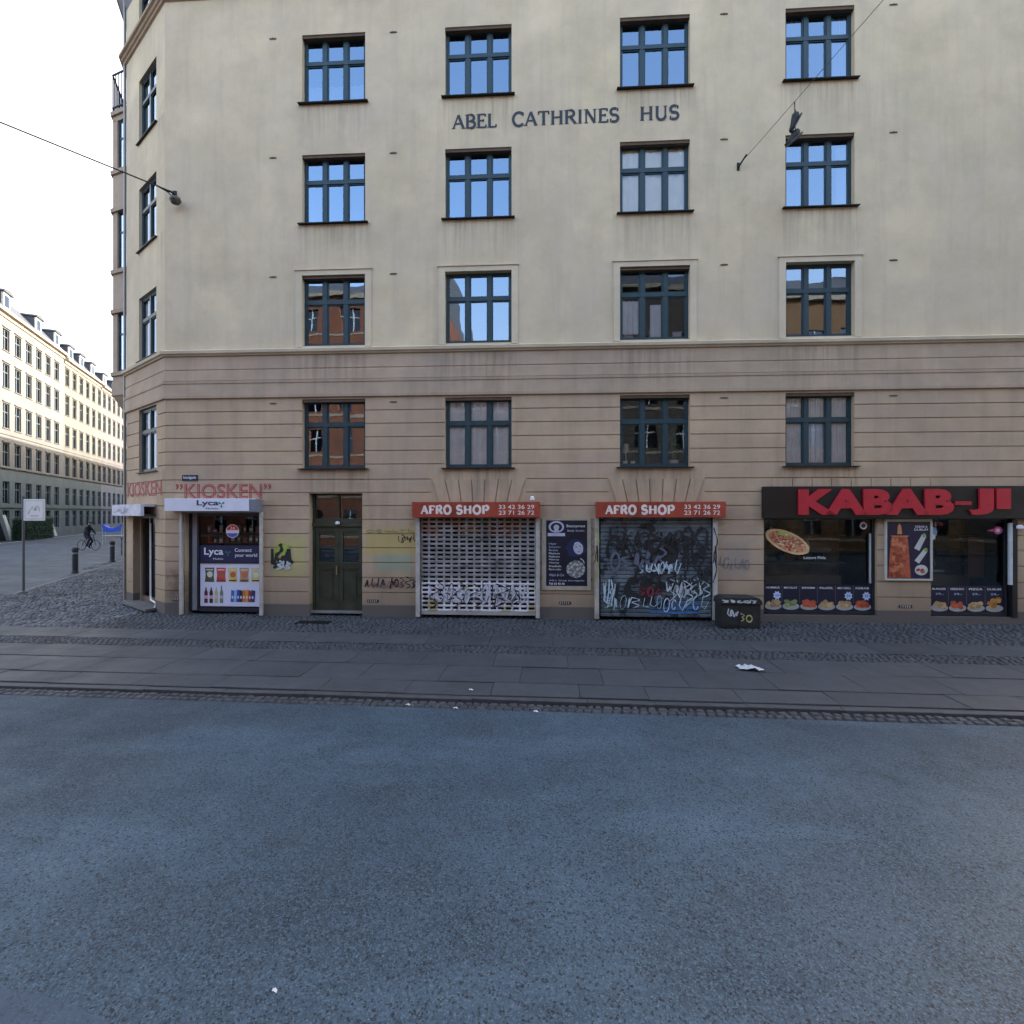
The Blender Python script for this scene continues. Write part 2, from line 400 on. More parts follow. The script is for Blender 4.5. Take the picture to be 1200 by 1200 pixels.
def slabs(name, rows, w0, mat, z=PAV):
    vs, fs = [], []; ca, sa = math.cos(PR), math.sin(PR)
    for v0, v1, u0, u1 in rows:
        u = u0
        while u < u1:
            w = w0*random.choice((1, 1, 1, 1, .75, 1.3)); g = .008; e = .006
            a0, a1, b0, b1 = u+.0025, u+w-.0025, v0+g+random.uniform(.002, .022), v1-g-random.uniform(.002, .022)
            k = len(vs); sk = [z+random.uniform(-.006, .006) for _ in range(4)]
            for x, y, zz in ((a0,b0,z-.06),(a1,b0,z-.06),(a1,b1,z-.06),(a0,b1,z-.06),(a0,b0,sk[0]-e),(a1,b0,sk[1]-e),(a1,b1,sk[2]-e),(a0,b1,sk[3]-e),
                             (a0+e,b0+e,sk[0]),(a1-e,b0+e,sk[1]),(a1-e,b1-e,sk[2]),(a0+e,b1-e,sk[3])):
                vs.append((x*ca-y*sa, x*sa+y*ca, zz))
            fs += [tuple(k+i for i in f) for f in ((8,9,10,11),(0,1,5,4),(1,2,6,5),(2,3,7,6),(3,0,4,7),(4,5,9,8),(5,6,10,9),(6,7,11,10),(7,4,8,11))]
            u += w
    me = bpy.data.meshes.new(name); me.from_pydata(vs, [], fs); me.materials.append(mat)
    o = bpy.data.objects.new(name, me); col.objects.link(o); return tag(o, kind='structure')
slabs('pavement_slabs', [(V(7.12), V(7.66), -26, 16), (V(7.66), V(8.46), -26, 16), (V(8.46), V(9.24), -26, 16), (V(9.76), V(10.58), -26, 16)], 1.25, MAT_SLAB)
slabs('kerb', [(V(6.94), V(7.10), -26, 16)], 1.2, M('kerb_granite', (.045, .046, .05), .7, var=.3, scale=9), PAV-.004)
setts('gutter', [(V(6.69), V(6.935), -26, 16)], MAT_COB, .12, z=.015)
setts('sett_strip', [(V(9.25), V(9.75), -26, 16)], MAT_COB, .11)
def fy(x): return 12.3-.058*x
def in_wall_zone(x, y):
    return y < fy(x)+.35 and x > -9.6
setts('wall_side_setts', [(V(10.6), V(10.6)+2.6, -11.5, 15)], MAT_COB, .13, inside=in_wall_zone)
cdir = Vector((-.788, .616))
def in_apron(x, y):
    p = Vector((x, y)) 
    q = p-Vector((-8.68, 12.80))
    if y > fy(x)+.3 and q.dot(Vector((.616, .788))) > .3 and (p-C0).dot(SN) < -.3: return False
    if x > -9.6 and y < fy(x)+.35: return False
    if (p-kerbP).dot(SN) > 0 and y > 15.9+(x+15.6)*-.02: return False
    return y > 10.62-.08*x
setts('corner_setts', [(V(10.6), 21.5, -22.5, -4)], MAT_COB2, .12, inside=in_apron, jit=.012)
def in_side(x, y):
    p = Vector((x, y)); return -.3 < (p-C0).dot(SN) and (p-kerbP).dot(SN) < -.02 and (p-kerbP).dot(SD) > -.2
setts('side_pavement', [(6, 45, 0, 5.0)], MAT_COB2, .16, rz=math.atan2(SD.y, SD.x)-math.pi/2, jit=.01,
      inside=lambda x, y: in_side(x, y) and not in_apron(x, y)) if False else None
# side pavement, stones laid along the side street
def side_setts():
    vs, fs = [], []
    for iv in range(0, 27):
        t = 3.5
        while t < 46:
            w = random.uniform(.17, .27); o = -4.15+iv*.16
            p = C0-SN*o*1.0; 
            a = C0+SN*(4.25-iv*.16)
            # skip stones already laid by the corner setts
            q = a+SD*(t+w/2)
            yy = -q.x*math.sin(PR)+q.y*math.cos(PR)
            if yy > 21.45:
                k = len(vs); h = PAV+random.uniform(-.012, .012)
                for dt, dn, z in ((.008,.008,-.03),(w-.008,.008,-.03),(w-.008,.15,-.03),(.008,.15,-.03),(.03,.03,0),(w-.03,.03,0),(w-.03,.13,0),(.03,.13,0)):
                    r = a+SD*(t+dt)-SN*dn; vs.append((r.x, r.y, h+z))
                fs += [tuple(k+i for i in f) for f in ((4,5,6,7),(0,1,5,4),(1,2,6,5),(2,3,7,6),(3,0,4,7))]
            t += w
    me = bpy.data.meshes.new('side_pavement'); me.from_pydata(vs, [], fs); me.materials.append(MAT_COB2)
    o = bpy.data.objects.new('side_pavement', me); col.objects.link(o); tag(o, kind='structure')
side_setts()
mb = MB(); kw = M('kerb_white_line', (.42, .43, .43), .8, var=.3)
a = kerbP+SN*13.3
for t in range(0, 60):
    p, q = a+SD*(t*1.0), a+SD*(t*1.0+.97)
    mb.face([(p.x, p.y, PAV-.02), (q.x, q.y, PAV-.02), (q.x+SN.x*.22, q.y+SN.y*.22, PAV-.02), (p.x+SN.x*.22, p.y+SN.y*.22, PAV-.02)], kw)
tag(mb.build('road_edge_line'), kind='structure')
# side road kerb along our pavement
mb = MB()
for t in range(0, 50):
    p, q = kerbP+SD*(t*1.0+.01), kerbP+SD*(t*1.0+.99)
    for z0, z1 in ((PAV-.1, PAV+.004),):
        A = [p, q, q-SN*.16, p-SN*.16]
        vv = [(r.x, r.y, z0) for r in A]+[(r.x, r.y, z1) for r in A]
        mb.mesh(vv, [(4,5,6,7),(0,1,5,4),(1,2,6,5),(2,3,7,6),(3,0,4,7)], M('side_kerb_granite', (.12, .12, .12), .8, var=.3))
tag(mb.build('side_kerb'), kind='structure')
# pale worn patch in the road, bottom left
mb = MB(); pts = []
for i in range(24):
    a = math.pi*2*i/24; pts.append((-2.85+1.25*math.cos(a)*(1+.04*math.sin(5*a)), 2.10+.70*math.sin(a)*(1+.05*math.cos(3*a)), .004))
mb.face(pts, MAT_PATCH); tag(mb.build('road_patch'), kind='structure')

# ------------------------------------------------------------------ the corner apartment building
FA = -math.atan(.058); CA = math.cos(FA)
def sx(px, d=0.):                             # photo column on the facade plane -> distance along the facade
    u = (px-600)/600; return u*12.3/(1+.058*u)/CA
def zz(px, py):
    u = (px-600)/600; return 2.6+(600-py)/600*12.3/(1+.058*u)
BLD = empty('apartment_building', (0, 12.3, 0), FA, label='large pale yellow corner apartment block with brownish grooved base and black wall lettering', cat='apartment building')
SL = sx(193); SR = 20.0
W = 0.0
cl = CA*0+1
# frames relative to the building root (local x along the facade, y inward)
inv = Matrix.Rotation(-FA, 2)
def to_local(p): q = inv @ Vector((p[0], p[1]-12.3)); return (q.x, q.y)
c_corner = to_local((-8.68+0.0, 12.3+.058*8.68))
c_left = to_local(C0)
CH_L = (Vector(c_corner)-Vector(c_left)).length
CH_R = math.atan2(c_corner[1]-c_left[1], c_corner[0]-c_left[0])
side_far = to_local((C0.x+SD.x*26, C0.y+SD.y*26))
SI_R = math.atan2(c_left[1]-side_far[1], c_left[0]-side_far[0]); SI_L = 26.0
SL = c_corner[0]

ROWS = [(3.66, 5.37), (6.68, 8.41), (9.67, 11.38), (12.62, 14.33)]
COLS = [(sx(354), sx(428)), (sx(521.5), sx(599.5)), (sx(726.5), sx(808.5)), (sx(920.5), sx(1001.5))]
GRO = [5.09, 4.765, 4.435, 4.10, 3.77, 3.40, 3.08, 2.755, 2.42, 2.07, 1.73, 1.37, 1.0, .64]
GH = .022; GD = .028
# ground floor openings (s0, s1, z0, z1)
OPN = [(sx(217), sx(307), 0, 2.62), (sx(362), sx(424.5), 0, zz(393, 578)), (sx(493), sx(629), 0, 2.60), (sx(701), sx(836), 0, 2.60),
       (sx(895), sx(1028), .20, 2.55), (sx(1091), sx(1192), .20, 2.55)]
LINT = [(sx(505), sx(617)), (sx(712), sx(826))]
def wall_depth_low(s, z):
    for a, b, c, d in OPN:
        if a < s < b and c < z < d: return None
    for a, b in COLS:
        if a < s < b and ROWS[0][0] < z < ROWS[0][1]: return None
    for a, b in LINT:
        if a < s < b and 2.5 < z < 3.42: return 0.
    for g in GRO:
        if abs(z-g) < GH/2: return GD
    return 0.
up = MB(); low = MB()
zc = [0, .3, 2.5, 3.411, 5.42] + [z for g in GRO for z in (g-GH/2, g+GH/2)] + [z for o in OPN for z in o[2:]] + list(ROWS[0])
scs = [SL, SR] + [s for o in OPN for s in o[:2]] + [s for o in COLS for s in o] + [s for o in LINT for s in o]
cells(low, scs, zc, wall_depth_low, MAT_LOW)
cells(up, [SL, SR] + [s for o in COLS for s in o], [5.42, 18.3] + [z for r in ROWS[1:] for z in r],
      lambda s, z: None if any(a < s < b for a, b in COLS) and any(c < z < d for c, d in ROWS[1:]) else 0., MAT_UP)
low.build('base_wall', BLD); up.build('upper_wall', BLD)
# chamfer
def chs(px):
    u = (px-600)/600; t = (-8.68-12.803*u)/(.788+.616*u); return CH_L-t
CW = (chs(163), chs(183.3)); CD = (chs(156), chs(182)); CDZ = 2.55
TOPROW = (15.55, 17.15)
def cl_depth(s, z):
    if CW[0] < s < CW[1] and ROWS[0][0] < z < ROWS[0][1]: return None
    if CD[0] < s < CD[1] and z < CDZ: return None
    for g in GRO:
        if abs(z-g) < GH/2: return GD
    return 0.
m1 = MB(); m2 = MB()
cells(m1, [0, CH_L]+list(CW)+list(CD), [0, CDZ, 5.42]+[z for g in GRO for z in (g-GH/2, g+GH/2)]+list(ROWS[0]), cl_depth, MAT_LOW)
cells(m2, [0, CH_L]+list(CW), [5.42, 18.3]+[z for r in ROWS[1:] for z in r]+list(TOPROW),
      lambda s, z: None if CW[0] < s < CW[1] and any(c < z < d for c, d in ROWS[1:]+[TOPROW]) else 0., MAT_UP)
m1.build('corner_base_wall', BLD, (*c_left, 0), CH_R); m2.build('corner_upper_wall', BLD, (*c_left, 0), CH_R)
# side wall (seen only at a glancing angle) and the closed body behind
m3 = MB()
cells(m3, [0, SI_L], [0, 18.3]+[z for g in GRO for z in (g-GH/2, g+GH/2)], lambda s, z: GD if z < 5.4 and any(abs(z-g) < GH/2 for g in GRO) else 0., MAT_UP)
m3.build('side_wall', BLD, (*side_far, 0), SI_R)
rf = MB()
back = [(SL+.3, .32), (SR, .32), (SR, 13.0), (side_far[0]+12.5, side_far[1]+1.2), (side_far[0]+.35, side_far[1]+.2), (c_left[0]+.35, c_left[1]+.1)]
slate = M('roof_slate', (.05, .05, .055), .7, var=.3, scale=10)
n = len(back)
rf.mesh([(p[0], p[1], 18.25) for p in back]+[(p[0]+(0 if p[0] > 15 else 1.2), p[1]+1.2, 19.6) for p in back], [tuple(range(n, 2*n))]+[(i, (i+1) % n, (i+1) % n+n, i+n) for i in range(n)], slate)
rf.build('roof', BLD)
bb = MB()
bb.mesh([(SR, 0, 0), (SR, 13, 0), (side_far[0]+12.5, side_far[1]+1.2, 0), (side_far[0], side_far[1], 0), (SR, 0, 18.3), (SR, 13, 18.3), (side_far[0]+12.5, side_far[1]+1.2, 18.3), (side_far[0], side_far[1], 18.3)],
        [(0,1,5,4), (1,2,6,5), (2,3,7,6)], MAT_UP); bb.build('rear_wall', BLD)
# bands and cornices, following facade, chamfer and side (path runs so that outward is on the right-hand side)
path = [side_far, c_left, c_corner, (SR, 0)]
# direction side->facade : outward normal (ty,-tx) points to the street
def band(name, prof, mat, pth=path):
    b = MB(); b.sweep(prof, pth, mat); b.build(name, BLD)
band('lower_band', [(.0, 5.40), (.050, 5.425), (.055, 5.50), (.04, 5.505), (.04, 5.78), (.055, 5.785), (.06, 5.84), (-.0, 5.86)], MAT_BAND)
band('frieze', [(.0, 5.862), (.022, 5.864), (.022, 6.10), (.008, 6.11), (.008, 6.13), (.022, 6.14), (.022, 6.45), (.0, 6.46)], MAT_BAND)
band('cornice', [(.0, 6.46), (.055, 6.475), (.065, 6.50), (.11, 6.52), (.125, 6.585), (.09, 6.60), (0, 6.64)], MAT_SUR)
band('upper_cornice', [(0, 15.34), (.05, 15.36), (.06, 15.40), (.10, 15.42), (.12, 15.46), (.17, 15.48), (.18, 15.53), (.16, 15.56), (0, 15.61)], MAT_BAND)
band('eaves', [(0, 16.9), (.06, 17.2), (.16, 17.6), (.34, 17.95), (.50, 18.15), (.56, 18.2), (.56, 18.34), (0, 18.36)], M('eaves_zinc', (.06, .055, .07), .6, .3))

# windows
def make_window(w, h, parent, loc, rz, panes=(3, .36), glassm=GL_UP, curtain=None, room=True, sill=True, sd=.09, frame=FR, seed=0, things=None):
    f = MB(); y0, y1 = .13, .20; fw = .055
    f.box(0, fw, y0, y1, 0, h, frame); f.box(w-fw, w, y0, y1, 0, h, frame)
    f.box(fw, w-fw, y0, y1, 0, fw+.02, frame); f.box(fw, w-fw, y0, y1, h-fw, h, frame)
    nc, tr = panes; zt = h*(1-tr)
    f.box(fw, w-fw, y0-.012, y1, zt-.045, zt+.045, frame)
    for i in range(1, nc):
        x = w*i/nc
        f.box(x-.05, x+.05, y0-.006, y1, fw+.02, zt-.045, frame); f.box(x-.045, x+.045, y0-.006, y1, zt+.045, h-fw, frame)
    # sashes
    for i in range(nc):
        xa = fw if i == 0 else w*i/nc+.05; xb = w-fw if i == nc-1 else w*(i+1)/nc-.05
        for za, zb in ((fw+.02, zt-.045), (zt+.045, h-fw)):
            s_ = .028
            f.box(xa, xa+s_, y0+.012, y1-.01, za, zb, frame); f.box(xb-s_, xb, y0+.012, y1-.01, za, zb, frame)
            f.box(xa+s_, xb-s_, y0+.012, y1-.01, za, za+s_, frame); f.box(xa+s_, xb-s_, y0+.012, y1-.01, zb-s_, zb, frame)
    o = f.build('window', parent, loc, rz)
    g = MB()
    rnd = random.Random(seed)
    for i in range(nc):
        xa = fw if i == 0 else w*i/nc+.05; xb = w-fw if i == nc-1 else w*(i+1)/nc-.05
        for za, zb in ((fw+.02, zt-.045), (zt+.045, h-fw)):
            # every pane sits at a slightly different tilt, as real sashes do
            t = [.165+rnd.uniform(-.0016, .0016) for _ in range(3)]
            g.face([(xa+.02, t[0], za+.02), (xb-.02, t[1], za+.02), (xb-.02, t[1]+t[2]-.165, zb-.02), (xa+.02, t[0]+t[2]-.165, zb-.02)], glassm)
    g.build('pane', o)
    if sill:
        s = MB(); s.prism([(-.08, -.014), (w+.08, -.014), (w+.08, .004), (-.08, .004)], -sd, .128, IRON); s.build('sill', o)
    if room:
        r = MB(); d = 1.6
        rc = M('room_paint', (.10, .09, .08), .9, var=.3)
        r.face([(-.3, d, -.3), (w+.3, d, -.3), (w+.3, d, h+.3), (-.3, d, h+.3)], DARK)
        for a_, b_ in (((-.3, .29, -.3), (-.3, d, h+.3)), ((w+.3, .29, -.3), (w+.3, d, h+.3))):
            r.face([(a_[0], a_[1], a_[2]), (a_[0], b_[1], a_[2]), (a_[0], b_[1], b_[2]), (a_[0], a_[1], b_[2])], rc)
        r.face([(-.3, .29, -.3), (w+.3, .29, -.3), (w+.3, d, -.3), (-.3, d, -.3)], rc)
        r.face([(-.3, .29, h+.3), (w+.3, .29, h+.3), (w+.3, d, h+.3), (-.3, d, h+.3)], rc)
        r.build('room', o)
    if curtain:
        cm, parts_ = curtain
        for (xa, xb, za, zb) in parts_:
            c = MB()
            k = 28; pts = []
            ph = rnd.uniform(0, 6)
            for i in range(k+1):
                x = xa+(xb-xa)*i/k
                pts.append((x, .205+.018*math.sin(i*1.7+ph)+.01*math.sin(i*.9)))
            vv = [(p[0], p[1], za) for p in pts]+[(p[0], p[1]+.01, zb) for p in pts]
            c.mesh(vv, [(i, i+1, i+k+2, i+k+1) for i in range(k)], cm)
            c.build('curtain', o, smooth=True)
    if things: things(o, w, h)
    return o
LACE = M('lace_curtain', (.95, .95, .95), .9, var=.06, scale=16)
NET = M('net_curtain', (.66, .70, .76), .9, var=.08, scale=8)
BLIND = M('cream_blind', (.95, .91, .68), .8, var=.05)
PALE = M('pale_blind', (.50, .56, .66), .8, var=.05)
POTM = M('white_pot', (.6, .6, .6), .5)
def on_sill(o, name, x, y, z, label, cat, group=None):
    bpy.context.view_layer.update()
    p = o.matrix_world @ Vector((x, y, z)); return empty(name, tuple(p), FA, label=label, cat=cat, group=group)
POTM = M('white_pot', (.6, .6, .6), .5)
def plants(o, w, h):
    gm = M('houseplant_leaf', (.05, .12, .03), .6, var=.3)
    r = on_sill(o, 'houseplant', w*.81, .33, .075, 'green houseplant in a white pot behind the right pane of the dark first floor window', 'plant')
    p = MB(); p.lathe([(.10, 0), (.13, .12), (.11, .12), (.10, .10)], POTM); p.build('pot', r)
    p = MB()
    for i in range(60):
        x = random.gauss(0, .07); z = .12+random.random()*.75; y = random.uniform(-.03, .06); a = random.uniform(0, 3)
        p.face([(x, y, z), (x+.05*math.cos(a), y+.02, z+.03), (x+.09*math.cos(a), y, z+.02+.05*math.sin(a)), (x+.04*math.cos(a), y-.01, z-.02)], gm)
    for k in range(3): p.tube([(0, 0, .1), (.03*k-.03, .01, .5), (.06*k-.06, .02, .8)], .006, gm, 5)
    p.build('leaves', r)
    r = on_sill(o, 'table_lamp', w*.12, .34, .075, 'small cream lamp behind the left pane of the dark first floor window', 'lamp')
    p = MB(); p.lathe([(.05, 0), (.05, .02), (.012, .04), (.012, .34)], POTM); p.build('foot', r)
    p = MB(); p.lathe([(.08, .34), (.055, .52), (.05, .52)], M('lamp_cream', (.5, .42, .3), .6)); p.build('shade', r)
    for k, x in enumerate((.10, .21)):
        r = on_sill(o, 'sill_box', w*x, .255, .075, ('left' if k == 0 else 'right')+' one of two small white boxes on the sill of the dark first floor window', 'box')
        p = MB(); p.box(-.05, .05, -.03, .03, 0, .08, POTM); p.build('box', r, bevel=.004); p = MB(); p.box(-.053, .053, -.033, .033, .081, .095, WHITE); p.build('lid', r)
def clutter(o, w, h):
    wh = M('grey_lampshade', (.34, .35, .38), .6)
    for x, lb in ((.15, 'left pane'), (.86, 'right pane')):
        r = on_sill(o, 'storage_box', w*x, .30, .075, 'pale grey box behind the '+lb+' of the window over the dark shutter', 'box')
        p = MB(); p.box(-.11, .11, -.04, .04, 0, .16, wh); p.build('box', r, bevel=.004); p = MB(); p.box(-.115, .115, -.045, .045, .161, .185, wh); p.build('lid', r)
    r = on_sill(o, 'bottle', w*.475, .32, .075, 'slim grey bottle on the sill of the second floor window over the graffiti shutter', 'bottle')
    p = MB(); p.lathe([(.03, 0), (.035, .02), (.033, .22), (.012, .30), (.012, .38)], wh); p.build('glass', r)
GL_LO = glass('lower_window_glass', .07, (1, 1, 1))
sp = {}
sp[(1, 0)] = dict(curtain=(LACE, [(.05, 1.55, .1, 1.08), (.05, 1.55, 1.12, 1.66)]), glassm=GL_LO)
sp[(2, 0)] = dict(things=plants, glassm=GL_LO)
sp[(3, 0)] = dict(curtain=(NET, [(.05, .56, .1, 1.66), (.62, 1.05, .1, 1.66), (1.1, 1.58, .1, 1.66)]), glassm=GL_LO)
sp[(2, 1)] = dict(things=clutter, glassm=GL_LO, curtain=(NET, [(.05, .5, .2, 1.0), (.75, 1.0, .1, .9)]))
sp[(2, 2)] = dict(curtain=(BLIND, [(.05, 1.58, .1, 1.66)]), glassm=GL_LO)
sp[(0, 3)] = dict(curtain=(PALE, [(.05, 1.5, .22, .58)]))
sp[(3, 2)] = dict(curtain=(PALE, [(.05, .42, .08, 1.5), (1.25, 1.58, .08, 1.5)]))
sp[(3, 3)] = dict(curtain=(PALE, [(.05, .50, .08, 1.6), (1.1, 1.58, .08, 1.6)]))
for ci, (a, b) in enumerate(COLS):
    for ri, (c, d) in enumerate(ROWS):
        make_window(b-a, d-c, BLD, (a, 0, c), 0, seed=ci*7+ri, sill=(ri != 1), **sp.get((ci, ri), {}))
        # brown lintel strip under the head of the opening
        if ri != 1 or ci in (0, 2):
            l = MB(); l.box(a+.004, b-.004, .02, .126, d-.07, d-.003, REVEAL); l.build('lintel', BLD)
        if ri == 1:   # plaster architrave, second floor only
            s = MB(); wd = .15
            for x0, x1, z0, z1 in ((a-wd, a, c-.035, d), (b, b+wd, c-.035, d), (a-wd, b+wd, d, d+.12)): s.box(x0, x1, -.022, -.0005, z0, z1, MAT_SUR)
            s.box(a-wd-.03, b+wd+.03, -.045, -.0005, d+.122, d+.155, MAT_SUR); s.build('window_surround', BLD)
        l_, r_ = (a-.62, b+.62)
for px in (320, 461, 848.5, 1047):                 # iron tie plates
    for z in (14.28, 11.34, 8.40, 5.28):
        t = MB(); s0 = sx(px); TI = M('rusty_iron', (.09, .08, .07), .8); t.box(s0-.085, s0+.085, -.014, .004, z-.013, z+.013, TI); t.box(s0-.015, s0+.015, -.024, -.0145, z-.016, z+.016, TI); t.build('tie_plate', BLD)
for r in ROWS+[TOPROW]:
    o = make_window(CW[1]-CW[0], r[1]-r[0], BLD, (0, 0, 0), 0, panes=(2, .36), sd=.0, seed=int(r[0]*10), glassm=GL_UP if r[0] > 8 else GL_LO,
                    curtain=(NET, [(.05, .5, .1, 1.6), (.7, 1.2, .1, 1.6)]) if r[0] < 8 else None)
    p = Vector(c_left)+Vector((math.cos(CH_R), math.sin(CH_R)))*CW[0]
    p += Vector((math.sin(CH_R), -math.cos(CH_R)))*.06; o.location = (p.x, p.y, r[0]); o.rotation_euler = (0, 0, CH_R)

# bay on the side wall
GL_BAY = glass('bay_glass', .5)
RAILB = M('blue_black_railing', (.02, .028, .05), .5, .3)
def wl(p): return to_local(p)
P0 = C0+SD*.15; P1 = P0+Vector((-.934, .358))*.66; P2 = P1+SD*2.0; P3 = C0+SD*3.2
bp = [wl(P3), wl(P2), wl(P1), wl(P0)]
def bay_piece(mb, z0, z1, mat, o=0.):
    mb.sweep([(-.5, z0), (o, z0), (o, z1), (-.5, z1)], bp, mat)
bay = MB()
# solid below / between windows, and corner posts
segs = [(6.35, 6.68), (8.41, 9.67), (11.38, 12.55), (14.0, 14.25)]
for z0, z1 in segs: bay_piece(bay, z0, z1, MAT_BAND)
# tapered corbel
pc = [Vector(p) for p in bp]
bay.sweep([(-.45, 5.45), (-.30, 5.46), (-.02, 5.95), (.03, 6.0), (.03, 6.35), (-.45, 6.35)], bp, MAT_BAND)
for z in (6.62, 8.44, 9.60, 11.40, 12.50, 14.22): bay.sweep([(-.3, z-.06), (.05, z-.055), (.06, z+.05), (-.3, z+.07)], bp, MAT_BAND)
d_ = (pc[3]-pc[2])
for z0, z1 in ((6.68, 8.41), (9.67, 11.38), (12.55, 14.0)):
    for p, q in ((pc[2]+d_*.0, pc[2]+d_*.30), (pc[3]-d_*.08, pc[3])):
        nrm = Vector((d_.y, -d_.x)).normalized()*-.2
        A = [p, q, q-nrm*-1, p-nrm*-1]
        A = [p, q, q+nrm, p+nrm]
        bay.mesh([(r.x, r.y, z0-.05) for r in A]+[(r.x, r.y, z1+.05) for r in A], [(0,1,5,4),(1,2,6,5),(2,3,7,6),(3,0,4,7)], MAT_BAND)
    for p, q in ((pc[1], pc[1]+(pc[2]-pc[1])*.12), (pc[2]-(pc[2]-pc[1])*.12, pc[2])):
        nrm = Vector((.914, .0)).normalized()*.2
        A = [p, q, q+nrm, p+nrm]
        bay.mesh([(r.x, r.y, z0-.05) for r in A]+[(r.x, r.y, z1+.05) for r in A], [(0,1,5,4),(1,2,6,5),(2,3,7,6),(3,0,4,7)], MAT_BAND)
BAY = bay.build('bay', BLD)
ang = math.atan2(d_.y, d_.x)
for z0, z1 in ((6.72, 8.38), (9.70, 11.34), (12.60, 13.98)):
    s = pc[2]+d_*.30; w = d_.length*.62
    f = MB(); fw = .035; h = z1-z0
    for x0, x1, a0, a1 in ((0, fw, 0, h), (w-fw, w, 0, h), (fw, w-fw, 0, fw), (fw, w-fw, h-fw, h), (fw, w-fw, h*.62, h*.62+.06)): f.box(x0, x1, .05, .11, a0, a1, FR)
    o = f.build('window', BAY, (s.x, s.y, z0), ang)
    g = MB(); g.face([(fw, .06, fw), (w-fw, .06, fw), (w-fw, .06, h-fw), (fw, .06, h-fw)], GL_BAY)
    g.build('pane', o)
r = MB()
for z in (14.42, 15.38): 
    for p, q in ((bp[1], bp[2]), (bp[2], bp[3])): r.tube([(p[0], p[1], z), (q[0], q[1], z)], .026, RAILB)
for p, q, k in ((bp[1], bp[2], 14), (bp[2], bp[3], 5)):
    for i in range(k+1):
        x, y = p[0]+(q[0]-p[0])*i/k, p[1]+(q[1]-p[1])*i/k; r.tube([(x, y, 14.27), (x, y, 15.38)], .016, RAILB, 5)
r.build('balcony_railing', BLD)
# downpipe at the corner of the side wall
r = MB(); q = wl(C0+SD*.05+SN*.05); r.tube([(q[0], q[1], .1), (q[0], q[1], 17.5)], .035, M('zinc_pipe', (.25, .24, .23), .5, .5)); r.build('downpipe', BLD)

# wall lettering (serif capitals drawn as strokes)
def arc(cx, cz, rx, rz, a0, a1, n=10): return [(cx+rx*math.cos(R(a0+(a1-a0)*i/n)), cz+rz*math.sin(R(a0+(a1-a0)*i/n))) for i in range(n+1)]
G = {  # width, thick strokes, thin strokes, serifs (x centre, z)
 'A': (.80, [[(.40, 1), (.74, 0)]], [[(.40, 1), (.08, 0)], [(.20, .36), (.62, .36)]], [(.08, 0), (.74, 0)]),
 'B': (.68, [[(.14, 0), (.14, 1)], arc(.34, .74, .22, .24, 90, -90), arc(.34, .26, .28, .26, 90, -90)], [[(.14, .98), (.36, .98)], [(.14, .51), (.38, .51)], [(.14, .03), (.36, .03)]], [(.10, 0), (.10, 1)]),
 'E': (.64, [[(.14, 0), (.14, 1)]], [[(.14, .97), (.56, .97)], [(.14, .52), (.44, .52)], [(.14, .03), (.60, .03)], [(.56, 1), (.56, .80)], [(.60, 0), (.60, .22)], [(.44, .42), (.44, .62)]], [(.10, 0), (.10, 1)]),
 'L': (.60, [[(.14, 0), (.14, 1)]], [[(.14, .03), (.56, .03)], [(.56, 0), (.56, .22)]], [(.12, 0), (.14, 1)]),
 'C': (.74, [arc(.44, .5, .36, .49, 40, 320, 18)], [[(.70, 1), (.70, .74)]], []),
 'T': (.74, [[(.37, 0), (.37, 1)]], [[(.04, .97), (.70, .97)], [(.05, 1), (.05, .76)], [(.69, 1), (.69, .76)]], [(.37, 0)]),
 'H': (.84, [[(.16, 0), (.16, 1)], [(.68, 0), (.68, 1)]], [[(.16, .52), (.68, .52)]], [(.16, 0), (.16, 1), (.68, 0), (.68, 1)]),
 'R': (.76, [[(.14, 0), (.14, 1)], arc(.36, .75, .24, .24, 90, -90), [(.38, .50), (.70, 0)]], [[(.14, .98), (.38, .98)], [(.14, .51), (.38, .51)]], [(.14, 0), (.10, 1), (.70, 0)]),
 'I': (.34, [[(.17, 0), (.17, 1)]], [], [(.17, 0), (.17, 1)]),
 'N': (.86, [[(.16, 1), (.70, 0)]], [[(.16, 0), (.16, 1)], [(.70, 0), (.70, 1)]], [(.16, 0), (.12, 1), (.70, 1)]),
 'S': (.62, [arc(.31, .74, .22, .24, 50, 270, 12)+arc(.31, .27, .24, .25, 90, -130, 12)], [[(.52, 1), (.52, .76)], [(.09, 0), (.09, .26)]], []),
 'U': (.82, [[(.16, 1), (.16, .32)]+arc(.41, .30, .25, .28, 180, 360, 12)], [[(.66, .3), (.66, 1)]], [(.16, 1), (.66, 1)]),
 'F': (.64, [[(.14, 0), (.14, 1)]], [[(.14, .97), (.58, .97)], [(.14, .52), (.44, .52)], [(.58, 1), (.58, .78)], [(.44, .42), (.44, .62)]], [(.14, 0), (.10, 1)]),
 'O': (.84, [arc(.42, .5, .34, .49, 0, 360, 24)], [], []),
 'P': (.70, [[(.14, 0), (.14, 1)], arc(.36, .73, .26, .26, 90, -90)], [[(.14, .98), (.38, .98)], [(.14, .48), (.38, .48)]], [(.14, 0), (.10, 1)]),
 ' ': (.55, [], [], [])}
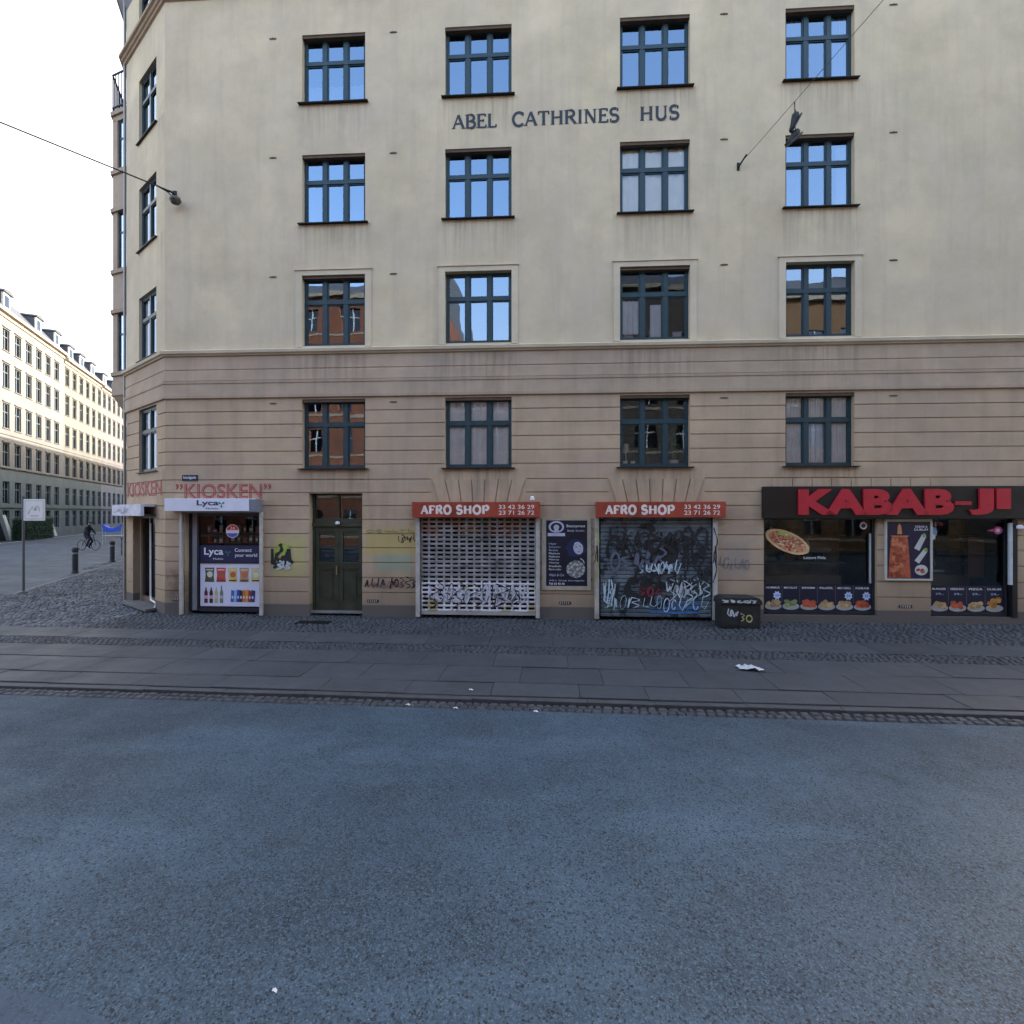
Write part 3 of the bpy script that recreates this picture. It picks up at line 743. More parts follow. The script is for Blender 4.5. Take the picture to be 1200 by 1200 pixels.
def serif(mb, txt, x0, x1, z0, z1, d, mat, thick=.14, thin=.07, track=.06, ext=.004):
    tot = sum(G[c][0]+track for c in txt)-track; k = (x1-x0)/tot; h = z1-z0; x = x0; lay = 0
    for c in txt:
        w, T, t, sf = G[c]
        L = [(s, thick) for s in T]+[(s, thin) for s in t]+[([(a-.12, .025 if b == 0 else .975), (a+.12, .025 if b == 0 else .975)], .055) for a, b in sf]
        for s, th in L:
            lay += 1
            pts = [(x+p[0]*k, z0+p[1]*h) for p in s]
            mb.ribbon(pts, th*h, d+.0002*(lay % 9), mat)
        x += (w+track)*k
LM = M('black_letter_paint', (.018, .022, .03), .5, var=.2)
zL = 2.6+.762*12.3
lt = MB(); serif(lt, 'ABEL', sx(530), sx(582), 11.86, 12.19, .006, LM, .20, .12); lt.build('lettering', BLD)
lt = MB(); serif(lt, 'CATHRINES', sx(600), sx(725.5), 11.86, 12.19, .006, LM, .20, .12); lt.build('lettering', BLD)
lt = MB(); serif(lt, 'HUS', sx(749.5), sx(796), 11.86, 12.19, .006, LM, .20, .12); lt.build('lettering', BLD)

# lintel stones above the two shutter openings
for a, b in LINT:
    L = MB(); mid = (a+b)/2; n = 7; hw = (b-a)/2
    for i in range(n):
        t0, t1 = -1+2*i/n, -1+2*(i+1)/n
        g = .012
        L.prism([(mid+t0*hw*.76+g, 2.60), (mid+t1*hw*.76-g, 2.60), (mid+t1*hw*.98-g, 3.385), (mid+t0*hw*.98+g, 3.385)], -.03, -.0004, MAT_LOW)
    L.build('lintel_stones', BLD)
L = MB()
for i in range(9):
    a = sx(905+i*23); L.box(a+.012, a+sx(928)-sx(905)-.012, -.022, -.0004, 3.12, 3.385, MAT_LOW)
L.build('lintel_stones', BLD)
# ventilation slots near the ground
for px in (437, 662, 207, 1061):
    v = MB(); a = sx(px); v.box(a-.14, a+.14, -.012, .01, .40, .46, IRON)
    for k in range(5): v.box(a-.12+k*.05, a-.10+k*.05, -.018, -.0125, .405, .455, RAIL)
    v.build('vent', BLD)

# entrance door
a, b, _, top = OPN[1]; DW = b-a
DG = M('door_green', (.035, .042, .026), .42, var=.35, scale=3)
dr = MB(); y0, y1 = .20, .27
dr.box(a, b, y0, y1, 2.33, 2.44, DG); dr.box(a, b, y0-.03, y1, 2.24, 2.329, DG)
dr.box(a, a+.06, y0, y1, .12, top, DG); dr.box(b-.06, b, y0, y1, .12, top, DG); dr.box(a+.06, b-.06, y0, y1, top-.05, top, DG); dr.box((a+b)/2-.02, (a+b)/2+.02, y0, y1, 2.44, top-.05, DG)
dr.box(a, b, y0-.12, y1+.1, .10, .15, M('door_step', (.18, .17, .16), .8))
DR = dr.build('door_frame', BLD)
dgl = MB(); dgl.face([(a+.06, .24, 2.44), (b-.06, .24, 2.44), (b-.06, .24, top-.05), (a+.06, .24, top-.05)], GL_LO); dgl.build('fanlight', DR)
for k in range(2):
    x0 = a+.065+k*(DW-.13)/2+.004; x1 = x0+(DW-.13)/2-.008
    lf = MB(); s_ = .10
    for r_ in ((x0, x0+s_, .16, 2.23), (x1-s_, x1, .16, 2.23), (x0+s_, x1-s_, 2.10, 2.23), (x0+s_, x1-s_, 1.16, 1.36), (x0+s_, x1-s_, .16, .38)): lf.box(r_[0], r_[1], .215, .255, r_[2], r_[3], DG)
    lf.box(x0+s_, x1-s_, .235, .25, .38, 1.16, DG); lf.box(x0+s_+.06, x1-s_-.06, .222, .2345, .46, 1.08, DG)
    for kk in range(3): lf.box(x0+s_-.01, x1-s_+.01, .205, .2145, 1.20+kk*.05, 1.22+kk*.05, DG)
    lf.box(x0+s_, x1-s_, .232, .246, 2.02, 2.10, DG)
    LF = lf.build('door_leaf', BLD)
    g = MB(); g.face([(x0+s_, .243, 1.36), (x1-s_, .243, 1.36), (x1-s_, .243, 2.02), (x0+s_, .243, 2.02)], GL_LO); g.build('pane', LF)
    if k == 0:
        h = MB(); h.tube([(x1-.04, .19, 1.05), (x1-.04, .17, 1.05), (x1-.04, .17, 1.25), (x1-.04, .19, 1.25)], .012, M('brass', (.5, .35, .12), .35, .9)); h.build('handle', LF)
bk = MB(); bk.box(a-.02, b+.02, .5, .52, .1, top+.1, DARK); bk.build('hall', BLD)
nl = MB(); nl.lathe([(.01, -.04), (.05, -.03), (.055, .02), (.02, .04)], WHITE, ((a+b)/2+.0, .13, 2.33), 14); nl.build('door_light', BLD)
# shop interiors behind the openings
for i in (0, 2, 3, 4, 5):
    a, b, z0, z1 = OPN[i]; r = MB(); d = 1.7 if i != 3 else .8; fl = M('shop_floor', (.20, .18, .16), .7); SW = M('shop_wall', (.34, .31, .27), .9, var=.4, scale=2)
    if i in (4, 5):
        rr = random.Random(i)
        for kk in range(16):
            xx = a+rr.uniform(.1, b-a-.3); z_ = rr.choice((1.35, 1.7, 2.05)); cc_ = rr.choice(((.35, .30, .22), (.12, .16, .20), (.30, .10, .06), (.10, .16, .09), (.4, .4, .42)))
            r.box(xx, xx+rr.uniform(.1, .35), d-.5+kk*.012, d-.3+kk*.012, z_, z_+rr.uniform(.08, .26), M('stock_%d' % int(cc_[0]*100+cc_[2]*10), cc_, .6))
        for z_ in (1.32, 1.67, 2.02): r.box(a, b, d-.52, d-.28, z_-.03, z_-.002, M('shop_shelf', (.22, .18, .13), .6))
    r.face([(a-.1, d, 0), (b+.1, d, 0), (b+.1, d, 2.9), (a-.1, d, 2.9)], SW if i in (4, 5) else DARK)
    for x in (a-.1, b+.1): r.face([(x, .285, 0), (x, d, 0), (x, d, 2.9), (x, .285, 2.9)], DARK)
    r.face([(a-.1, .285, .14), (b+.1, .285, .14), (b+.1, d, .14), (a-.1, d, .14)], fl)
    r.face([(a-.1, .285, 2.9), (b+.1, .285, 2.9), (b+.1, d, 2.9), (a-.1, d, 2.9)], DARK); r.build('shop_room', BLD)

# the corner door
dm = M('brown_door', (.10, .065, .04), .5, var=.3)
cd = MB(); w = CD[1]-CD[0]
cd.box(0, .10, .16, .26, .1, CDZ, M('pale_jamb', (.30, .23, .16), .8)); cd.box(w-.05, w, .16, .26, .1, CDZ, dm); cd.box(.10, w-.05, .16, .26, CDZ-.12, CDZ, dm)
cd.box(w*.42, w*.42+.07, .17, .25, .16, CDZ-.12, dm); cd.box(.10, w-.05, .17, .25, .1, .28, dm)
cp = Vector(c_left)+Vector((math.cos(CH_R), math.sin(CH_R)))*CD[0]
CDO = cd.build('corner_door', BLD, (cp.x, cp.y, 0), CH_R)
g = MB(); g.face([(.10, .21, .28), (w*.42, .21, .28), (w*.42, .21, CDZ-.12), (.10, .21, CDZ-.12)], GL_SHOP); g.face([(w*.42+.07, .21, .28), (w-.05, .21, .28), (w-.05, .21, CDZ-.12), (w*.42+.07, .21, CDZ-.12)], GL_SHOP); g.build('pane', CDO)
g = MB(); g.box(-.1, w+.1, 1.1, 1.12, 0, CDZ+.1, DARK); g.box(-.1, -.08, .28, 1.1, 0, CDZ+.1, DARK); g.box(w+.08, w+.1, .28, 1.1, 0, CDZ+.1, DARK); g.build('door_recess', CDO)
g = MB(); g.tube([(w*.62, .10, 2.3), (w*.62, .10, .35), (w*.7, .06, .27), (w*.98, .03, .24), (w*.99, -.02, .1)], .022, WHITE, 8); g.build('cable_pipe', CDO)
STEP = MB(); STEP.box(-.1, w+.1, -.25, .15, .08, .135, M('step_stone', (.12, .11, .11), .8, var=.3)); STEP.build('step', CDO)

# ------------------------------------------------------------------ things on the facade
def on_facade(name, px, z, label, cat, d=0., group=None):
    s = sx(px); p = Vector((0, 12.3))+Vector((math.cos(FA), math.sin(FA)))*s+Vector((math.sin(FA), -math.cos(FA)))*d
    return empty(name, (p.x, p.y, z), FA, label=label, cat=cat, group=group)

def scribble(mb, x0, x1, z0, z1, mat, n=5, w=.03, seed=1, d=.006, loops=True):
    rnd = random.Random(seed*7+1); cw = (x1-x0)/n
    for i in range(n):
        cx = x0+(i+.5)*cw; cz = (z0+z1)/2; rh = (z1-z0)/2*rnd.uniform(.6, 1.05); rw = cw*rnd.uniform(.4, .95); cz += (z1-z0)*rnd.uniform(-.12, .12)
        k = rnd.randrange(4); tilt = rnd.uniform(-.2, .5)
        if k == 0: c = arc(cx, cz, rw*.6, rh*.8, rnd.uniform(20, 120), rnd.uniform(330, 520), 12)
        elif k == 1: c = spline([(cx+rnd.uniform(-1, 1)*rw, cz+(1 if q % 2 else -1)*rh*rnd.uniform(.3, 1)) for q in range(rnd.randint(4, 6))])
        elif k == 2: c = spline([(cx+(1 if q % 2 else -1)*rw*rnd.uniform(.2, 1), cz+rh*(1-2*q/4)) for q in range(5)])
        else: c = [(cx-rw*.2, cz+rh), (cx-rw*.3, cz-rh*.2), (cx+rw*.5, cz-rh*rnd.uniform(.2, .9)), (cx+rw, cz+rh*rnd.uniform(-.4, .8))]
        pts = [(p[0]+(p[1]-cz)*tilt*.4, p[1]) for p in c]
        mb.ribbon(pts, w*rnd.uniform(.6, 1.4), d+.0021*i, mat, .3)
def spline(c, n=6):
    c = [c[0]]+c+[c[-1]]; out = []
    for i in range(1, len(c)-2):
        for k in range(n):
            t = k/n; p0, p1, p2, p3 = c[i-1], c[i], c[i+1], c[i+2]
            out.append(tuple(.5*((2*p1[j])+(-p0[j]+p2[j])*t+(2*p0[j]-5*p1[j]+4*p2[j]-p3[j])*t*t+(-p0[j]+3*p1[j]-3*p2[j]+p3[j])*t**3) for j in (0, 1)))
    out.append(c[-2]); return out

BSP = M('black_spray', (.012, .012, .014), .6, var=.3); WSP = M('pale_spray', (.45, .48, .50), .6, var=.2)
GSP = M('green_spray', (.28, .34, .05), .6, var=.3); RSP = M('red_spray', (.32, .06, .05), .75, var=.45, scale=14); BLSP = M('blue_spray', (.04, .14, .34), .6, var=.3)
GRSP = M('grey_spray', (.16, .16, .16), .7, var=.3)
gr = MB(); scribble(gr, sx(317), sx(343), 1.15, 1.75, BSP, 4, .075, 3); scribble(gr, sx(319), sx(340), 1.3, 1.9, GSP, 3, .09, 8, .003); scribble(gr, sx(325), sx(342), 1.12, 1.4, WSP, 3, .04, 5, .015); gr.build('graffiti', BLD)
gr = MB(); scribble(gr, sx(427), sx(489), .73, 1.02, BSP, 9, .024, 12); scribble(gr, sx(430), sx(470), .73, .9, M('plum_spray', (.16, .05, .07), .7), 5, .02, 14, .022); scribble(gr, sx(466), sx(488), 1.85, 2.05, BSP, 5, .02, 15); gr.build('graffiti', BLD)
gr = MB(); scribble(gr, sx(842), sx(878), 1.2, 1.55, GRSP, 6, .018, 22); scribble(gr, sx(678), sx(696), .9, 1.2, M('rust_spray', (.16, .06, .04), .7), 3, .03, 9); scribble(gr, sx(430), sx(485), 2.08, 2.2, GRSP, 6, .012, 25); scribble(gr, sx(690), sx(698), 1.25, 2.3, GRSP, 1, .02, 31); gr.build('graffiti', BLD)
# KIOSKEN painted on the wall, red letters with dark outline
def kiosk(mb, txt, x0, x1, z0, z1, d):
    mb.text(txt, x0, x1, z0, z1, d, M('dark_red_outline', (.30, .03, .03), .8, var=.5, scale=14), .001, .016)
    mb.text(txt, x0+.015, x1-.012, z0+.015, z1-.012, d+.002, M('faded_red_paint', (.40, .17, .13), .8, var=.4, scale=12), .001, -.022)
gr = MB(); kiosk(gr, '\u201dKIOSKEN\u201d', sx(206), sx(318), 2.93, 3.30, .004); gr.build('painted_lettering', BLD)
gr = MB(); kiosk(gr, 'KIOSKEN', .10, CH_L*.93, 3.02, 3.42, .004); gr.build('painted_lettering', BLD, (*c_left, 0), CH_R)

# street name plate
r = on_facade('street_name_plate', 223, zz(223, 560), 'small dark blue enamel street name plate on the wall above the red painted letters', 'sign')
m = MB(); NAVY = M('navy_enamel', (.01, .015, .04), .4); m.box(-.20, .20, -.02, -.001, -.07, .07, NAVY); m.build('plate', r)
m = MB(); m.text('Istedgade', -.165, .165, -.045, .045, .021, WHITE); m.build('lettering', r)

# --- kiosk: white shutter housing, rails, window with poster
r = on_facade('kiosk_sign', 256, 2.62, 'white rectangular kiosk sign box reading Lyca above the shop window with grocery posters', 'sign')
m = MB(); x0, x1 = sx(203)-sx(256), sx(299.5)-sx(256); m.box(x0, x1, -.30, -.002, -.0, .31, M('white_sign', (.62, .61, .68), .45, var=.06, scale=3)); m.box(x1+.002, sx(308)-sx(256), -.28, -.002, -.02, .29, M('grey_end_cap', (.16, .17, .20), .5)); m.build('box', r, bevel=.006)
m = MB(); NV = M('navy_print', (.015, .02, .07), .4); m.text('Lyca', -.35, .20, .10, .27, .302, NV, .002, .022); m.text('Mobile', -.12, .20, .045, .085, .302, NV); m.build('lettering', r)
m = MB(); TG = M('teal_print', (.03, .16, .16), .5)
for k in range(3):
    a = R(120*k+30); m.prism([(.27, .17), (.27+.07*math.cos(a-.4), .17+.07*math.sin(a-.4)), (.27+.09*math.cos(a), .17+.09*math.sin(a)), (.27+.07*math.cos(a+.4), .17+.07*math.sin(a+.4))], -.304, -.3015, TG)
m.build('logo', r)
m = MB(); m.box(sx(214.5)-sx(256)-.03, sx(214.5)-sx(256)+.035, -.10, -.03, -2.56, -.02, RAIL); m.build('rail', r); m = MB(); m.box(sx(308)-sx(256)-.035, sx(308)-sx(256)+.03, -.10, -.03, -2.56, -.02, RAIL); m.build('rail', r)
m = MB(); xl, xr = sx(218)-sx(256), sx(306)-sx(256); m.box(xl, xr, -.08, -.03, -.05, -.003, M('bottom_slat', (.25, .22, .2), .5)); m.build('shutter_edge', r)
# window of the kiosk
a, b = sx(229), sx(306.5); r = on_facade('kiosk_window', 256, .1, 'kiosk shop window with a dark upper band reading Lyca and a white grocery poster below', 'shop window'); q = sx(256)
a -= q; b -= q
m = MB(); al = M('dark_aluminium', (.03, .035, .045), .4, .4)
for x0, x1, z0, z1 in ((sx(217.5)-q, sx(220)-q, .02, 2.5), (a-.05, a-.002, .02, 2.5), (b, b+.03, .02, 2.5), (a, b, 2.40, 2.5), (a, b, .0, .10), (a, b, 1.215, 1.245)): m.box(x0, x1, .13, .19, z0, z1, al)
m.build('frame', r)
m = MB(); m.face([(a, .16, .1), (b, .16, .1), (b, .16, 2.4), (a, .16, 2.4)], GL_SHOP); m.build('pane', r)
m = MB(); m.box(sx(220)-q, a-.05, .17, .2, .02, 2.5, M('grey_panel', (.30, .30, .32), .7)); m.build('side_panel', r)
m = MB(); m.rect(a, b, 1.25, 1.66, -.155, NV); m.text('Lyca', a+.12, a+.62, 1.37, 1.60, -.153, WHITE, .001, .02); m.text('Mobile', a+.36, a+.62, 1.30, 1.345, -.153, WHITE)
m.text('Connect', a+.92, a+1.36, 1.50, 1.59, -.153, WHITE, .001, .01); m.text('your world', a+.92, a+1.50, 1.35, 1.46, -.153, WHITE, .001, .01)
for k in range(3):
    an = R(120*k+30); cx_, cz_ = a+.74, 1.47; m.flat([(cx_, cz_), (cx_+.06*math.cos(an-.4), cz_+.06*math.sin(an-.4)), (cx_+.08*math.cos(an), cz_+.08*math.sin(an)), (cx_+.06*math.cos(an+.4), cz_+.06*math.sin(an+.4))], -.152, TG)
m.build('banner', r)
m = MB(); st_r = M('red_print', (.55, .04, .03), .5); m.ell(a+.86, 2.02, .17, .17, -.155, WHITE, 28); m.flat([(a+.86+.155*math.cos(R(t)), 2.02+.155*math.sin(R(t))) for t in range(10, 171, 10)], -.153, st_r)
m.flat([(a+.86+.155*math.cos(R(t)), 2.02+.155*math.sin(R(t))) for t in range(200, 341, 10)], -.153, M('violet_print', (.10, .08, .45), .5)); m.text('24', a+.80, a+.92, 2.06, 2.13, -.151, WHITE); m.build('sticker', r)
m = MB(); PW = M('poster_white', (.60, .60, .72), .45, var=.05, scale=2); m.rect(a+.02, b-.01, .13, 1.205, -.156, PW)
pc_ = [(.07, .10, .04), (.55, .05, .05), (.62, .48, .16), (.42, .26, .15), (.60, .50, .20)]
pw = (b-a-.20)/5
for i, c in enumerate(pc_):
    xa = a+.12+i*pw; cm = M('pack_%s' % 'abcde'[i], c, .5, var=.3, scale=9)
    m.flat([(xa+.02, .74), (xa+pw-.03, .74), (xa+pw-.05, .9), (xa+pw-.03, 1.10), (xa+.02, 1.10), (xa+.04, .92)], -.153, cm)
    m.ell(xa+pw/2, .93, pw*.26, .075, -.151, M('pack_centre_%s' % 'abcde'[i], (.62, .60, .45) if i in (0, 4) else (.25+.1*i, .06+.03*i, .05), .5), 12, .1)
    m.rect(xa+.05, xa+pw-.06, .76, .80, -.151, M('pack_foot', (.10, .05, .03), .5)); m.rect(xa+.05, xa+pw-.06, 1.03, 1.06, -.151, M('pack_head', (.6, .5, .45), .5))
for i, c in enumerate([(.10, .01, .04), (.05, .01, .02), (.45, .42, .20), (.14, .20, .17)]):
    xa = a+.17+i*.135; cm = M('bottle_%s' % 'abcd'[i], c, .4)
    m.flat([(xa-.045, .21), (xa+.045, .21), (xa+.045, .48), (xa+.02, .54), (xa+.015, .60+(.05 if i == 3 else 0)), (xa-.015, .60+(.05 if i == 3 else 0)), (xa-.02, .54), (xa-.045, .48)], -.153, cm)
    m.rect(xa-.045, xa+.045, .32, .40, -.151, M('bottle_label_%s' % 'abcd'[i], (.55, .35+.1*(i == 2), .4), .5))
for i, c in enumerate([(.05, .10, .38), (.25, .40, .65), (.03, .06, .30), (.02, .02, .04), (.55, .14, .03), (.60, .28, .06), (.30, .05, .03), (.03, .04, .15)]):
    xa = a+.86+i*.075; m.flat([(xa-.05, .24), (xa+.05, .24), (xa+.07, .50+.02*(i % 3)), (xa-.03, .55)], -.1535+.0004*i, M('can_%s' % 'abcdefgh'[i], c, .4))
    m.ell(xa, .36, .022, .04, -.150+.0004*i, M('can_mark', (.6, .6, .65), .4), 10)
m.build('poster', r)
rnd = random.Random(4)
m = MB(); m.box(a, b, .38, .6, 1.69, 1.71, al); m.box(a, b, .38, .6, 1.95, 1.97, al); m.build('shelf', r)
for k in range(20):
    xx = a+.08+(b-a-.2)*((k % 10)/9.5); zz_ = 1.71 if k < 10 else 1.97; c = rnd.choice(((.12, .12, .12), (.35, .08, .05), (.08, .18, .2), (.3, .3, .32), (.05, .05, .2)))
    g = on_facade('shop_goods', 256, .1+zz_, 'small packaged item standing on the shelves behind the kiosk window glass', 'packaged goods', group='goods on the kiosk shelves')
    p = Vector((math.cos(FA), math.sin(FA)))*xx+Vector((-math.sin(FA), math.cos(FA)))*.45; g.location = (g.location.x+p.x, g.location.y+p.y, g.location.z+.001)
    w_, h_ = rnd.uniform(.03, .06), rnd.uniform(.1, .2); gm = M('goods_%d' % int(sum(c)*100), c, .5)
    m = MB(); m.box(-w_, w_, -.04, .04, 0, h_, gm); m.box(-w_*.8, w_*.8, -.043, -.0405, h_*.3, h_*.7, WHITE if k % 3 else st_r); m.build('packet', g)
# --- corner awning box on the chamfer
p = Vector(C0)+Vector((.788, -.616))*.02
r = empty('corner_awning', (p.x, p.y, 2.50), math.atan2(-.616, .788), label='small weathered white awning box over the corner door of the kiosk', cat='awning')
m = MB(); L_ = chs(183)-.02
m.prism([(0, 0), (L_, 0), (L_, .30), (0, .30)], -.34, -.26, M('weathered_white', (.50, .48, .53), .6, var=.25, scale=5)); m.box(0, L_, -.26, -.01, .24, .30, M('weathered_white')); m.box(0, L_, -.25, -.01, .0, .03, al); m.build('valance', r)
m = MB(); scribble(m, .1, 1.4, .05, .22, M('blue_grey_print', (.22, .24, .34), .6), 6, .025, 6, .342); m.build('faded_lettering', r)

# --- AFRO SHOP signs
ORS = M('orange_red_sign', (.28, .040, .018), .55, var=.4, scale=2.2)
def afro(pxa, pxb, label, slat):
    c = (pxa+pxb)/2; r = on_facade('shop_sign', c, 2.47, label, 'sign', group='twin orange shop signs')
    a, b = sx(pxa)-sx(c), sx(pxb)-sx(c); h = .37
    m = MB(); m.prism([(a, 0), (b, 0), (b, h), (a, h)], -.27, -.032, ORS); m.build('box', r, bevel=.01)
    m = MB(); y = .273; W_ = b-a
    fm = M('cream_letters', (.75, .62, .55), .5, var=.1)
    serif(m, 'AFRO', a+W_*.07, a+W_*.31, .085, h-.09, y, fm, .30, .16, .10); serif(m, 'SHOP', a+W_*.35, a+W_*.605, .085, h-.09, y, fm, .30, .16, .10)
    m.text('33 42 36 29', a+W_*.68, a+W_*.955, .20, .30, y, fm, .002, .012); m.text('23 71 26 72', a+W_*.68, a+W_*.955, .065, .165, y, fm, .002, .012)
    m.build('lettering', r); return r
afro(486, 633, 'orange red sign reading AFRO SHOP above the white perforated shutter', 0)
afro(697.5, 846, 'orange red sign reading AFRO SHOP above the dark graffiti covered shutter', 1)

# --- perforated shutter
c = 561; q = sx(c); r = on_facade('roller_shutter', c, .1, 'pale perforated roller shutter with rows of rectangular holes between two light rails', 'shutter')
a, b = sx(494.5)-q, sx(627.5)-q
n_ = N('shutter_metal'); sp_ = n_.n('ShaderNodeSeparateXYZ'); n_.l(n_.tc, sp_.inputs[0])
f1 = n_.noise(1.6, 5, .65, n_.scaled((1, 1, 2.2))); f2 = n_.noise(3.2, 5, .7)
cc = n_.mix(n_.ramp(f1, .35, .62), (.11, .11, .11), (.34, .33, .33))
cc = n_.mix(n_.math('MULTIPLY', n_.ramp(sp_.outputs[2], .78, .92, 1, 0), n_.ramp(f2, .40, .50, .1, 1.)), cc, (.66, .65, .68))
cc = n_.mix(n_.math('MULTIPLY', n_.ramp(sp_.outputs[2], .70, .8, 1, 0), n_.ramp(n_.noise(2.4, 2, .5), .58, .62, 0, .8)), cc, (.36, .30, .12))
cc = n_.mix(n_.math('MULTIPLY', n_.ramp(sp_.outputs[2], 1.9, 2.0, 0, 1), n_.ramp(n_.noise(2.9, 3, .6), .45, .6, 0, .8)), cc, (.26, .13, .08))
n_.bsdf(cc, .5, .1, f2, .2, .003); SH = n_.m
m = MB(); nr = 21; z0, z1 = .14, 2.37; ph = (z1-z0)/nr; ncl = 15; pwid = (b-a)/ncl
for i in range(nr+1):
    z = z0+i*ph; hh = .026 if not (8 <= i <= 12) else .031
    m.prism([(a, z-hh), (b, z-hh), (b, z+hh), (a, z+hh)], -.052, -.044, SH)
    m.prism([(a, z-hh*.35), (b, z-hh*.35), (b, z+hh*.35), (a, z+hh*.35)], -.060, -.0525, SH)
for i in range(nr):
    for k in range(ncl+1):
        x = a+k*pwid; w_ = .026; x0_, x1_ = max(a, x-w_), min(b, x+w_)
        m.box(x0_, x1_, -.050, -.045, z0+i*ph+.0262, z0+(i+1)*ph-.0262, SH)
m.box(a, b, -.07, -.035, .03, z0-.03, M('shutter_bottom_bar', (.30, .28, .26), .5)); m.build('slats', r)
for px in (491, 630.5):
    m = MB(); x = sx(px)-q; m.box(x-.055, x+.04, -.11, -.003, -.02, 2.37, RAIL); m.build('rail', r)
m = MB(); scribble(m, a+.15, a+1.2, .3, .7, M('lilac_spray', (.48, .47, .54), .6, var=.2), 6, .06, 41, .062); scribble(m, a+1.3, b-.2, .3, .8, M('lilac_spray'), 8, .04, 45, .062); scribble(m, a+.2, b-.3, .2, .85, BSP, 11, .018, 46, .09); m.build('graffiti', r)
# display posters behind it
r2 = on_facade('shop_display', c, .1, 'shop window display of posters seen through the holes of the perforated shutter', 'display')
m = MB(); m.box(a-.02, b+.02, .12, .16, 0.03, .12, al); m.box(a-.02, b+.02, .12, .16, 2.3, 2.4, al); m.box(-.03, .03, .12, .16, .12, 2.3, al); m.build('frame', r2)
m = MB(); m.face([(a, .14, .12), (b, .14, .12), (b, .14, 2.3), (a, .14, 2.3)], GL_SHOP); m.build('pane', r2)
m = MB()
for x0, x1, z0_, z1_, cc in ((.05, .55, 1.85, 2.15, (.45, .10, .05)), (.95, 1.5, 1.9, 2.2, (.50, .42, .18)), (1.55, 2.5, 1.9, 2.15, (.35, .16, .10)), (.3, .52, 1.78, 1.84, (.75, .75, .7)), (.15, 1.0, .25, .8, (.42, .40, .45)), (1.2, 1.6, .2, .85, (.5, .48, .55)), (1.7, 2.5, .3, .8, (.32, .31, .38)), (1.3, 2.2, 1.1, 1.4, (.10, .12, .22))):
    m = MB(); m.box(a+x0, a+x1, .18, .19, z0_, z1_, M('poster_%d' % int(cc[0]*1000+cc[1]*100), cc, .6, var=.4, scale=8)); m.build('poster', r2)

# --- closed shutter with graffiti
c = 768.5; q = sx(c); r = on_facade('roller_shutter', c, .1, 'closed dark blue grey ribbed roller shutter covered in graffiti', 'shutter')
a, b = sx(703.5)-q, sx(832.5)-q
n_ = N('graffitied_shutter')
fa = n_.noise(1.3, 5, .6); fb = n_.noise(3.5, 6, .75); fc = n_.noise(2.1, 3, .6, n_.scaled((1, 1, 2.6)))
cc = n_.mix(n_.ramp(fa, .38, .62), (.075, .105, .125), (.18, .21, .24))
cc = n_.mix(n_.ramp(fb, .54, .58, 0, .85), cc, (.012, .014, .016)); cc = n_.mix(n_.ramp(fc, .58, .62, 0, .6), cc, (.09, .11, .12))
cc = n_.mix(n_.ramp(n_.noise(1.9, 2, .5), .64, .67, 0, .6), cc, (.10, .03, .05)); cc = n_.mix(n_.ramp(n_.noise(2.4, 2, .5), .66, .69, 0, .6), cc, (.06, .11, .06))
n_.bsdf(cc, .5, .3, n_.noise(30, 3), .2, .003); RS = n_.m
m = MB(); vs, fs = [], []; k = 0; z = .02; prof = []
while z < 2.38:
    prof += [(z, -.035), (z+.018, -.058), (z+.072, -.062), (z+.088, -.036)]; z += .1
for zi, y in prof: vs += [(a, y, zi), (b, y, zi)]
m.mesh(vs, [(2*i, 2*i+1, 2*i+3, 2*i+2) for i in range(len(prof)-1)], RS); m.build('slats', r)
for px in (699, 836.5):
    m = MB(); x = sx(px)-q; m.box(x-.05, x+.05, -.11, -.003, -.02, 2.37, RAIL if px > 800 else M('dirty_rail', (.33, .30, .26), .6, var=.4))
    scribble(m, x-.04, x+.04, .9, 2.2, BSP if px > 800 else GSP, 1, .03, 50, .111); scribble(m, x-.045, x+.045, 1.3, 1.7, BSP, 2, .02, 51, .116); m.build('rail', r)
m = MB()
L = b-a
scribble(m, a+L*.35, a+L*.66, 1.02, 1.33, M('ice_spray', (.42, .52, .58), .6), 6, .035, 61, .064)
scribble(m, a+L*.62, a+L*.98, .42, .95, M('ice_spray'), 7, .03, 62, .080)
scribble(m, a+L*.02, a+L*.16, .1, .85, M('ice_spray'), 3, .03, 63, .064); scribble(m, a+L*.02, a+L*.14, .3, 1.0, M('ice_spray'), 3, .02, 64, .074)
scribble(m, a+L*.25, a+L*.75, 1.85, 2.1, GRSP, 9, .025, 65, .064)
scribble(m, a+L*.05, a+L*.7, 1.1, 2.05, BSP, 5, .11, 66, .066); scribble(m, a+L*.1, a+L*.6, .2, 1.05, BSP, 4, .11, 67, .084); scribble(m, a+L*.6, a+L*.95, 1.1, 1.9, BSP, 5, .05, 68, .07)
scribble(m, a+L*.08, a+L*.6, 1.1, 1.7, M('slate_spray', (.10, .11, .15), .6), 5, .07, 69, .10)
scribble(m, a+L*.04, a+L*.95, .15, .55, M('ice_spray'), 14, .016, 81, .11); scribble(m, a+L*.05, a+L*.9, 1.35, 2.2, BSP, 6, .05, 82, .115); scribble(m, a+L*.3, a+L*.95, .6, 1.3, BSP, 9, .05, 83, .105)
scribble(m, a+L*.4, a+L*.7, 1.0, 1.35, M('ice_spray'), 7, .022, 84, .14); scribble(m, a+L*.6, a+L*.9, .5, .9, WSP, 6, .018, 85, .14)
for k in range(3): m.ribbon([(a+L*.45+j*L*.05, .14+k*.1+.01*math.sin(j)) for j in range(10)], .055, .0645+.002*k, BLSP)
scribble(m, a+L*.35, a+L*.55, .5, .75, M('crimson_spray', (.16, .02, .03), .6), 3, .04, 70, .095)
m.build('graffiti', r)
